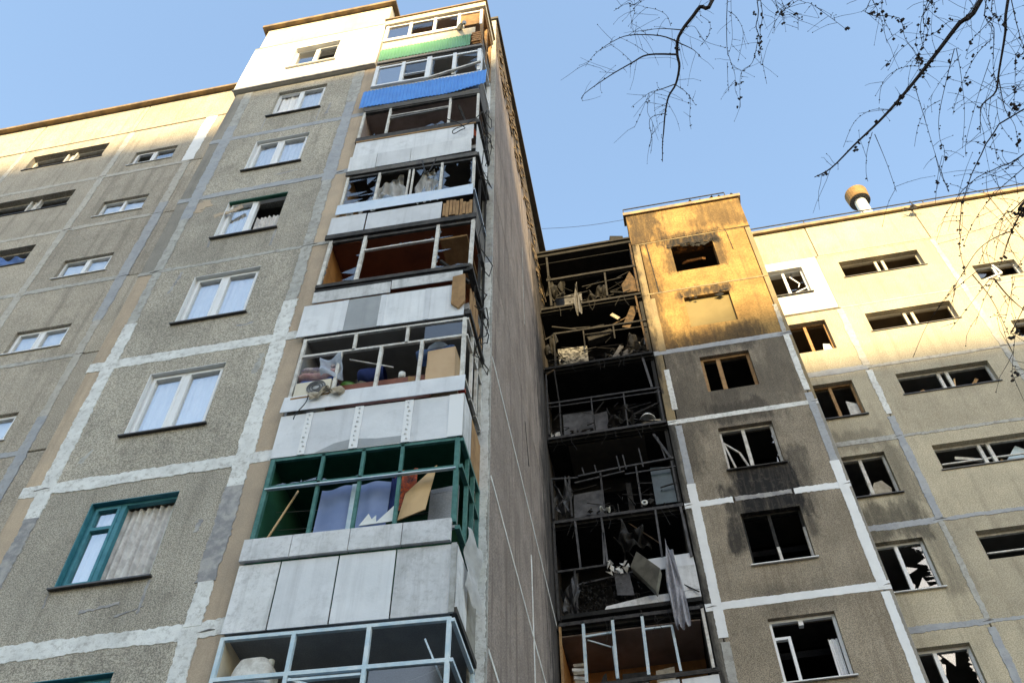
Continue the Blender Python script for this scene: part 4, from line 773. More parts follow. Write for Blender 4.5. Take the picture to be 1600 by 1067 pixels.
for i, (x0, zz, x1, z2, mt, lb) in enumerate(((7.3, 21.5, 7.75, 21.75, m_wood, 'short plank slanting in the strip window third from the roof'), (8.45, 21.45, 8.6, 22.0, m_ply, 'upright plank in the strip window third from the roof'), (8.85, 21.5, 9.15, 21.9, m_wood, 'wooden slat leaning at the right of the strip window third from the roof'),
        (7.15, 18.65, 8.1, 18.78, m_wood, 'long brown plank lying in the strip window fourth from the roof'), (7.6, 19.15, 8.2, 19.0, m_oldwhite, 'pale rod slanting in the strip window fourth from the roof'), (8.4, 18.62, 8.65, 18.9, m_wood, 'short brown block in the strip window fourth from the roof'), (8.75, 18.65, 9.2, 19.2, m_paleblue, 'pale blue panel leaning in the strip window fourth from the roof'), (7.5, 27.3, 7.9, 27.25, m_char, 'charred stick in the sunlit strip window nearest the roof'))):
    wd = .3 if mt is m_paleblue else .09
    single(MB().bar((x0, 18.62, zz), (x1, 18.66, z2), .04, wd), 'plank', mt, lb, 'plank')
q = MB().bar((10.72, 18.4, 25.78), (11.2, 18.1, 25.62), .05); q.bar((11.2, 18.1, 25.62), (11.25, 18.35, 26.4), .05); build(q, 'loose_sash', m_pvc, far)
q = MB().bar((5.5, 18.3, 27.4), (5.7, 18.28, 26.95), .03); q.bar((5.7, 18.28, 26.95), (5.62, 18.26, 26.75), .03); q.bar((5.5, 18.3, 26.55), (5.92, 18.3, 26.75), .03); build(q, 'torn_seal', m_pvc, far)
# roof furniture
t = near and thing('ventilation_pipe', 'white roof ventilation pipe with a wide rusty cap', 'vent pipe', (8.95, 19.1, 30))
build(MB().lathe(9.13, 19.15, [(.20, 29.9), (.20, 32.65)], 24), 'pipe', m_pipe, t, smooth=True)
build(MB().lathe(9.13, 19.15, [(.36, 32.48), (.37, 32.5), (.40, 33.02), (.38, 33.05), (.001, 33.09)], 24), 'cap', M('rusty_cap', (.30, .19, .08), (.22, .13, .05), 5, bump=.2), t)
build(MB().lathe(9.13, 19.15, [(.20, 32.5), (.36, 32.5), (.36, 32.49), (.20, 32.49)], 24), 'cap_ring', m_darkg, t)
def railing(x0, x1, y, z0, h, step, par, ret=0):
    q = MB().bar((x0, y, z0+h), (x1, y, z0+h), .03); build(q, 'railing', m_tar, par)
    x = x0
    while x <= x1+.01: build(MB().bar((x, y, z0-.05), (x, y, z0+h), .025), 'railing_post', m_tar, par); x += step
railing(.75, 4.1, 16.66, 30.2, .26, 3.35, far); railing(4.7, 16.4, 18.25, 30.3, .16, 1.95, far); railing(-1.95, .2, 16.7, 28.5, .26, .72, far)
box_thing('burnt_box', m_soot2, 'charred metal box on the balcony roof beside the tower', 'box', (.35, 16.75, 28.5), (.42, .3, .32), .2)
q = MB().tube([(10.2, 18.1, 29.9), (10.0, 18.05, 29.75), (9.8, 18.1, 29.95)], .02, 5); q.tube([(10.1, 18.1, 30.3), (10.12, 18.05, 29.7)], .02, 5); q.tube([(9.7, 18.1, 29.8), (10.35, 18.05, 29.85)], .015, 5); q.blob((10.05, 18.05, 29.85), .12, .5); single(q, 'antenna_bracket', m_tar, 'dark twisted antenna bracket on the sunlit roof edge', 'bracket')
single(MB().tube([(-2.1+2.9*k/12, 17.5, 31.6-.35*k/12-.12*math.sin(k/12*3.14)) for k in range(13)], .008, 4), 'overhead_wire', m_rub, 'thin wire strung between the two roofs against the sky', 'wire')

# ============================================================ burnt balconies
random.seed(44)
YF = 16.60; BX0, BX1 = -2.16, .79
PBF = Plane('F', YF)
def bbal(n, label, rz=None, mt=m_burntmetal):
    z = SEAM(n); b = bx('balcony', m_soot2, far, -2.2, .795, 16.64, 18.2, z-.16, z-.01); b['label'] = label
    bx('ceiling', m_soot, b, -2.18, .78, 16.72, 18.15, z+2.60, z+2.625)
    build(MB().bar((BX0, YF, z-.06), (BX1, YF, z-.06), .06, .08), 'slab_edge', mt if n < 8 else m_char, b)
    w_ = MB(); x0, x1, a, c = -2.7, .78, -1.1, .1                              # back wall with a door and window opening
    for q in ((x0, a, z, z+2.6), (c, x1, z, z+2.6), (a, c, z+2.15, z+2.6)): w_.box(q[0], q[1], 18.15, 18.35, q[2], q[3])
    build(w_, 'back_wall', m_soot, b); bx('side_wall', m_soot2, b, .70, .79, 16.75, 18.15, z, z+2.6)
    return b
def fbar(b, p, q, wd=.04, mt=m_burntmetal, name='rail'):
    if mt in (m_burntmetal, m_ash) and p[1] > 22.4: mt = m_char
    return build(MB().bar((p[0], YF+(p[2] if len(p) > 2 else 0), p[1]), (q[0], YF+(q[2] if len(q) > 2 else 0), q[1]), wd), name, mt, b)
def bthing(name, mt, label, cat, pts, th=.03): return single(MB().poly([Vector((x, YF+y, z)) for x, z, y in pts], (0, th, 0)), name, mt, label, cat)
b = bbal(9, 'topmost burnt-out balcony under the roof slab')
bx('balcony_roof', m_soot2, far, -2.2, .80, 16.58, 18.25, 28.27, 28.42); bx('roof_edge', m_char, far, -2.22, .79, 16.52, 18.25, 28.42, 28.5)
fbar(b, (-1.95, 26.87), (BX1, 26.87), .09, m_burntmetal); fbar(b, (-1.95, 26.82, .05), (BX1, 26.82, .05), .05); fbar(b, (-1.85, 25.5), (-1.9, 28.2), .06, name='post'); fbar(b, (-.18, 25.55), (-.16, 26.8), .05, name='post')
fbar(b, (-.9, 26.4, .1), (.35, 26.55, .1), .03); fbar(b, (.74, 25.5), (.75, 28.2), .05, m_scorched, 'post')
bthing('burnt_board', m_ash, 'grey scorched board in the top burnt balcony', 'board', [(-1.8, 25.6, .3), (-.95, 25.6, .3), (-.95, 26.5, .35), (-1.8, 26.4, .35)])
bthing('burnt_cushion', m_scorched, 'singed brownish padding at the sunlit corner of the top burnt balcony', 'padding', [(.3, 25.65, .05), (.72, 25.65, .05), (.7, 26.3, .05), (.58, 26.75, .05), (.42, 26.35, .05), (.28, 26.1, .05)], .2)
drape(-1.15, -.98, 24.75, 16.5, m_ash, 'charred cloth strip hanging from the top burnt balcony rail', lambda a: 26.35, 'cloth', 2, .05, 'charred_cloth')
b = bbal(8, 'burnt balcony with leaning planks and a blistered pale board')
fbar(b, (-2.1, 23.9), (-1.85, 24.05), .05); fbar(b, (-1.85, 24.1), (BX1, 24.06), .06); fbar(b, (-1.85, 22.65), (-1.85, 24.1), .045, name='post'); fbar(b, (-1.0, 23.85), (BX1, 23.8), .035, mt=m_burntmetal); fbar(b, (-1.0, 23.3), (-1.0, 24.1), .035, name='post'); fbar(b, (-.15, 23.45), (-.15, 24.08), .04, name='post'); fbar(b, (.68, 22.7), (.62, 25.3), .05, m_scorched, 'post')
fbar(b, (-.9, 23.72, .15), (-.2, 23.9, .15), .22, m_ash, 'plank')
for k in range(3): fbar(b, (-1.9+.3*k, 24.75-.2*k, .2), (-1.2+.4*k, 24.3, .1), .04, m_char, 'broken_strut')
bthing('blistered_board', m_ashpatch, 'pale blistered board in the burnt balcony second from the top', 'board', [(-1.75, 22.75, .12), (-.95, 22.75, .12), (-.95, 23.55, .16), (-1.78, 23.6, .16)])
for i, (x0, z0, x1, z1, wd, mt, lb) in enumerate(((-.1, 22.75, .7, 23.4, .2, m_ash, 'wide pale plank slanting across the burnt balcony second from the top'), (-.25, 22.8, 0, 23.35, .12, m_ash, 'grey plank leaning left of the wide pale plank'), (.05, 24.6, -.15, 24.95, .1, m_rag, 'short pale plank tilted above the second burnt rail'), (.2, 24.15, .55, 25.2, .22, m_scorched, 'sunlit brown plank leaning at the tower corner of the burnt balconies'), (-.3, 24.35, .6, 24.95, .035, m_scorched, 'thin brown lath crossing behind the leaning planks'))): single(MB().bar((x0, YF+.12+.03*i, z0), (x1, YF+.18+.03*i, z1), .035, wd, (0, 0, 1)), 'plank', mt, lb, 'plank')
b = bbal(7, 'burnt balcony with an intact thin steel railing')
for z in (21.13, 20.98): fbar(b, (-2.14, z), (BX1, z-.03), .05 if z > 21 else .03)
for x in (-1.83, -1.0, -.16, .73): fbar(b, (x, 19.85), (x+.01, 21.13), .035, name='post')
fbar(b, (-2.13, 19.95), (-2.13, 22.35), .04, name='post'); fbar(b, (-2.13, 22.35), (-1.9, 22.5), .04, m_scorched); fbar(b, (-1.9, 22.5), (-1.83, 21.2), .035, m_ash, 'post'); fbar(b, (.6, 21.15), (.5, 22.4), .06, m_ash, 'post'); fbar(b, (-.3, 20.3, .2), (.7, 20.75, .2), .05, m_char, 'broken_strut')
bthing('cabinet_door', m_ash, 'dark grey cabinet panel behind the steel railing', 'board', [(-1.78, 19.95, .2), (-1.03, 19.95, .2), (-1.03, 20.85, .2), (-1.78, 20.85, .2)]); bthing('cabinet_door', m_ash, 'narrow blue-grey cabinet panel behind the steel railing', 'board', [(-.98, 19.92, .25), (-.62, 19.92, .25), (-.64, 20.8, .25), (-.98, 20.75, .25)])
q = MB().lathe(.35, YF+.2, [(.01, 20.15), (.12, 20.18), (.2, 20.3), (.19, 20.32), (.1, 20.22)], 14); q.v = [(x, y, 40.5-z) for x, y, z in q.v]; single(q, 'white_basin', m_white_pl, 'upturned white basin behind the steel railing', 'basin', smooth=True)
bthing('pale_rubble', m_rag, 'tan rubble slab under the upturned basin', 'rubble', [(.1, 19.9, .15), (.68, 19.9, .15), (.66, 20.1, .15), (.3, 20.12, .15)], .2); bthing('white_plate', m_oldwhite, 'white slab scrap at the end wall side of the steel railing', 'scrap', [(-2.1, 19.95, .1), (-1.87, 19.97, .1), (-1.88, 20.12, .1), (-2.1, 20.1, .1)], .1)
b = bbal(6, 'burnt balcony with a twisted railing and a teal panel')
bx('ceiling_patch', m_roomdark, b, -1.7, .2, 16.8, 17.9, SEAM(7)-.215, SEAM(7)-.205)
for a, c, wd in (((-2.15, 18.38), (-1.5, 18.3), .05), ((-1.5, 18.3, -.05), (-.6, 18.45, .02), .05), ((-.6, 18.45, .02), (BX1, 18.5), .05), ((-1.6, 18.15), (-.4, 18.3), .04), ((-.4, 18.2), (BX1, 18.22), .035), ((.72, 18.5), (.42, 19.4), .06), ((.6, 18.5), (.5, 19.3), .03)): fbar(b, a, c, wd)
for x, zt_ in ((-1.35, 18.62), (-1.05, 18.65), (-.5, 18.85), (-.35, 18.85), (.05, 19.0)): fbar(b, (x, 18.35), (x-.04, zt_), .03, name='bent_rod')
for x in (-2.14, -1.72, -.97, -.12, .72): fbar(b, (x, 17.1), (x, 18.4), .04, name='post')
bthing('cabinet_door', m_ash, 'sooty grey board behind the twisted railing', 'board', [(-1.68, 17.2, .15), (-.98, 17.2, .15), (-.98, 18.0, .18), (-1.66, 17.95, .18)]); bthing('teal_panel', m_tealglass, 'smoked teal panel behind the twisted railing by the tower', 'panel', [(.2, 17.2, .08), (.68, 17.2, .08), (.66, 18.35, .1), (.2, 18.4, .1)], .02); bthing('leaning_door', m_char, 'charred narrow board leaning mid-way behind the twisted railing', 'board', [(-.42, 17.2, .2), (-.28, 17.2, .2), (-.3, 18.1, .2), (-.42, 18.1, .2)])
q = MB().sheet(lambda a, c: (-1.07+.24*a, YF-.03+.05*math.sin(a*9+c*5), 17.12+.14*c*(.6+.4*math.sin(a*8))+.03*math.sin(a*13)), 12, 8)
single(q, 'white_rag', m_white_pl, 'small white rag on the ledge of the twisted-railing balcony', 'rag'); q = MB().lathe(-.05, 0, [(.04, 0), (.07, 0), (.07, .04), (.04, .04)], 12); q.v = [(x, YF-.05+z, 17.2+y) for x, y, z in q.v]; single(q, 'white_ring', m_white_pl, 'small white ring on the ledge of the twisted-railing balcony', 'ring')
b = bbal(5, 'gutted balcony with charred glazing posts and a bent metal sheet')
for x, x2 in ((-1.66, -1.62), (-1.06, -1.03), (-1.22, -1.1), (.16, .14)): fbar(b, (x2, 15.6), (x if x != -1.22 else -1.06, 17.0 if x != -1.22 else 16.5), .045, m_ash, 'post')
fbar(b, (-2.15, 15.57), (-.95, 15.58), .05); fbar(b, (-2.15, 14.3), (-2.15, 17.0), .05, name='post'); fbar(b, (.75, 15.5), (.72, 17.0), .05, m_ash, 'post'); fbar(b, (-.55, 16.95, .2), (.13, 16.0, 0), .025, m_scorched, 'bent_rod'); fbar(b, (-.85, 16.6, .3), (-.35, 15.6, .1), .03, m_char, 'bent_rod'); fbar(b, (-.7, 15.6, .3), (-.62, 16.4, .3), .03, m_char, 'bent_rod'); fbar(b, (-1.75, 14.4), (-1.75, 15.55), .04, name='post'); fbar(b, (-1.7, 15.2, .05), (-.5, 15.35, .05), .04); fbar(b, (-2.1, 14.35), (BX1, 14.38), .1, m_soot2)
pq = lambda pts, mt, nm, th=.02: build(MB().poly([Vector((x, YF+y, z)) for x, z, y in pts], (0, th, 0)), nm, mt, b)
pq([(-1.2, 14.4, -.03), (.79, 14.42, -.03), (.79, 14.62, -.03), (-.3, 14.62, -.03), (-1.15, 14.5, -.03)], m_sheetdirty, 'cladding_panel'); pq([(.32, 14.64, -.02), (.79, 14.64, -.02), (.79, 15.28, -.02), (.3, 15.3, -.02), (.36, 15.0, -.02)], m_sheetdirty, 'cladding_panel'); pq([(-.35, 15.28, .0), (.79, 15.3, 0), (.77, 15.62, 0), (-.2, 15.6, 0)], m_sheet, 'parapet_cap'); pq([(.36, 15.32, -.05), (.42, 15.32, -.05), (.42, 15.58, -.05), (.36, 15.58, -.05)], m_white_pl, 'batten')
q = MB(); A = [Vector((-.55, YF-.15, 15.35)), Vector((-.38, YF-.3, 15.6)), Vector((.05, YF-.45, 14.95)), Vector((-.1, YF-.25, 14.55))]; q.add(A+[a+Vector((.02, .14, -.05)) for a in A], [(0, 1, 2, 3), (7, 6, 5, 4), (0, 4, 5, 1), (1, 5, 6, 2), (2, 6, 7, 3), (3, 7, 4, 0)]); single(q, 'bent_sheet', M('scorched_tin', (.30, .30, .26), (.20, .20, .18), 4, rough=.5, metal=.4, grime=.5), 'bent grey metal sheet hanging over the gutted balcony front', 'metal sheet')
drape(.16, .46, 13.65, YF-.15, m_lace, 'long sooty lace curtain hanging out of the gutted balcony', lambda a: 15.95-.35*a, 'curtain', 3, .05, 'hanging_curtain')
q = MB(); random.seed(3)
for i in range(240): q.blob((random.uniform(-1.7, -.35), YF+random.uniform(.0, .25), 14.45+random.uniform(0, .8)), random.uniform(.015, .05), .6)
setp(build(q, 'charred_debris', m_char), 'heap of charred debris filling the gutted balcony', 'debris', kind='stuff')
q = MB()
for i in range(16):
    c = Vector((-.85+random.gauss(0, .11), YF-.06+random.uniform(-.05, .05), 15.45+random.gauss(0, .1))); q.poly([c+Vector((random.uniform(-.09, .09), random.uniform(-.05, .05), random.uniform(-.09, .09))) for _ in range(4)], (.004, .006, .004))
single(q, 'melted_plastic', m_oldwhite, 'clump of melted whitish plastic on the gutted balcony rail', 'debris')
bthing('charred_cloth', m_ash, 'grey scorched cloth hanging below the melted plastic clump', 'cloth', [(-.9, 14.75, -.02), (-.55, 14.7, -.02), (-.6, 15.3, 0), (-.92, 15.35, 0)], .01)
b = bbal(4, 'smoke-stained balcony lined in pine with pale window posts')
bx('ceiling', m_pink, b, -2.15, .68, 16.75, 18.1, SEAM(5)-.24, SEAM(5)-.21); bx('lining', m_woodorange, b, -2.15, .68, 18.05, 18.14, 11.5, 14.0); bx('side_lining', m_woodorange, b, -2.18, -2.14, 16.7, 18.1, 11.5, 13.9)
for x, x2 in ((-1.68, -1.66), (-1.08, -1.06), (-.48, -.46)): fbar(b, (x, 12.8), (x2, 14.2), .06, m_paleblue, 'post')
fbar(b, (.13, 12.8), (.1, 13.85), .05, m_paleblue, 'post'); fbar(b, (-.46, 13.85), (.12, 13.85), .035, m_paleblue); fbar(b, (-1.64, 13.85), (-1.08, 13.87), .04, m_paleblue); fbar(b, (-1.6, 13.8, .05), (-1.15, 13.62, .12), .025, m_paleblue); fbar(b, (-1.12, 13.62, .1), (-1.1, 12.9, .05), .03, m_paleblue, 'post'); fbar(b, (-2.14, 12.75), (-2.14, 14.2), .05, m_wood, 'post'); fbar(b, (.75, 12.75), (.75, 14.2), .06, m_oldwhite, 'post'); fbar(b, (-2.15, 12.72), (.85, 12.75), .06, m_tar); fbar(b, (-2.15, 12.66, -.05), (.85, 12.68, -.05), .025, m_tar)
for x0, x1, mt in ((-2.15, -1.5, m_tar), (-1.48, -.5, m_sheetgrey), (-.3, .08, m_sheet), (.12, .82, m_sheet)): pq([(x0, 11.5, -.02), (x1, 11.5, -.02), (x1, 12.64, -.02), (x0, 12.62, -.02)], mt, 'cladding_panel')
bthing('rolled_carpet', m_char, 'dark rolled bundle on the pine-lined balcony', 'bundle', [(-1.0, 12.75, .3), (-.5, 12.75, .3), (-.5, 13.1, .3), (-1.0, 13.1, .3)], .3); bthing('wicker_chest', m_rag, 'tan wicker chest on the pine-lined balcony', 'chest', [(-.35, 12.75, .4), (.0, 12.75, .4), (.02, 13.2, .4), (-.35, 13.15, .4)], .3)
t = thing('broken_crate', 'heap of broken pale slats at the end wall corner of the pine-lined balcony', 'crate', (-1.85, YF+.3, 12.75))
for i in range(7): z = 12.8+i*.09; build(MB().bar((-1.95+random.uniform(-.05, .05), YF+.2, z), (-1.68+random.uniform(-.08, .04), YF+.25, z+random.uniform(-.04, .04)), .05, .07), 'slat', m_oldwhite if i % 2 else m_rag, t)
scrap('broken_plank', m_char, 'dark triangular stump on the pine-lined balcony ledge', 'plank', (-1.45, YF+.1, 12.75), (-1.28, YF+.1, 12.75), (-1.3, YF+.12, 13.05), (-1.36, YF+.12, 13.0))

shd = shards(FT, 2.6, 3.2, zt(6)+.06, zt(6)+1.36, .15, .9, 'RB'); setp(build(shd, 'glass_shard', m_shard, far), kind='stuff')
random.seed(62)
for i, (x0, x1, z0, z1, mt, lb) in enumerate(((-1.95, -1.45, 26.0, 27.1, m_char, 'crumpled grey charred sheet at the end wall side of the top burnt balcony'), (-.75, -.2, 25.5, 26.3, m_char, 'blackened crumpled sheet in the middle of the top burnt balcony'), (-2.1, -1.75, 23.2, 24.4, m_char, 'twisted grey sheet beside the blistered pale board'), (.15, .62, 22.8, 23.7, m_char, 'blackened crumpled sheet behind the wide pale plank'), (-.6, .0, 20.0, 20.7, m_char, 'blackened crumpled sheet in the middle behind the steel railing'), (-2.1, -1.75, 17.3, 18.5, m_ash, 'twisted grey sheet at the end wall side of the twisted railing'), (-.7, -.15, 16.0, 16.9, m_char, 'black torn sheet dangling inside the gutted balcony'), (-2.05, -1.7, 14.5, 15.6, m_ash, 'grey crumpled sheet at the end wall side of the gutted balcony'))):
    p1, p2, p3 = [random.random()*6 for _ in range(3)]
    q = MB().sheet(lambda a, c: (x0+(x1-x0)*(a+.15*math.sin(c*5+p1)*(a-.3))+.05*math.sin(c*9+p2), YF+.06+.09*math.sin(a*7+c*5+p1)+.06*math.sin(a*13-c*11+p3), z0+(z1-z0)*c*(.75+.25*math.sin(a*5+p2))+.05*math.sin(a*15+p3)), 20, 18)
    single(q, 'crumpled_sheet', mt, lb, 'sheet')
# charred sticks, wires and rags tangled over the burnt balconies
random.seed(51)
for n, nm in ((9, 'top'), (8, 'second'), (7, 'third'), (6, 'fourth'), (5, 'fifth')):
    q = MB(); z = SEAM(n)
    for i in range(46):
        x = random.uniform(-2.1, .7); zz = z+random.uniform(.05, 1.2)*random.random()**.6; L = random.uniform(.15, .7); a = random.gauss(0, .9); y = YF+random.uniform(-.03, .5)
        q.bar((x, y, zz), (min(.76, x+L*math.cos(a)), y+random.uniform(-.1, .15), max(z, zz+L*math.sin(a)*.6)), random.uniform(.008, .028))
    for i in range(60): q.blob((random.uniform(-2.1, .7), YF+random.uniform(.05, .5), z+.03+abs(random.gauss(0, .16))), random.uniform(.02, .08), .6)
    for i in range(9):                                   # wires hanging below the slab edge
        x = random.uniform(-2.0, .7); L = random.uniform(.15, .6); q.tube([(x, YF-.02, z-.05), (x+random.gauss(0, .05), YF-.05, z-.05-L*.5), (x+random.gauss(0, .1), YF-.04, z-.05-L)], .006, 3)
    setp(build(q, 'charred_debris', m_char), 'tangle of charred sticks and wires on the %s burnt balcony from the roof' % nm, 'debris', kind='stuff')
# ============================================================ tower block behind the viewer, whose shadow covers the lower walls
blk = thing('tower_block', 'tall pale tower block standing opposite the burnt building, outside the picture', 'building', (15, -75, 0))
for x0, x1, zt_ in ((-25, 10.4, 67.3), (10.4, 17.2, 64.9), (17.2, 24.5, 66.7), (24.5, 50, 67.2)):
    bx('wall', m_tower_b, blk, x0, x1-.02, -84, -70, 0, zt_-.6); bx('parapet', m_pale, blk, x0-.05, x1, -84.1, -69.9, zt_-.6, zt_)
    for k in range(22): bx('window_row', m_winrow, blk, x0+.8, x1-.8, -69.99, -69.93, 2+k*2.9, 3.4+k*2.9)

gaps(far, FT, [(.95, SEAM(5)), (4.42, SEAM(5)), (.92, SEAM(7)), (4.4, SEAM(7)), (4.42, SEAM(6)), (.9, SEAM(6)), (4.35, SEAM(8)), (1.3, SEAM(9))]); gaps(far, FQ, [(6.5, SEAM(5)), (6.5, SEAM(6)), (6.45, SEAM(7)), (10.1, SEAM(8))])

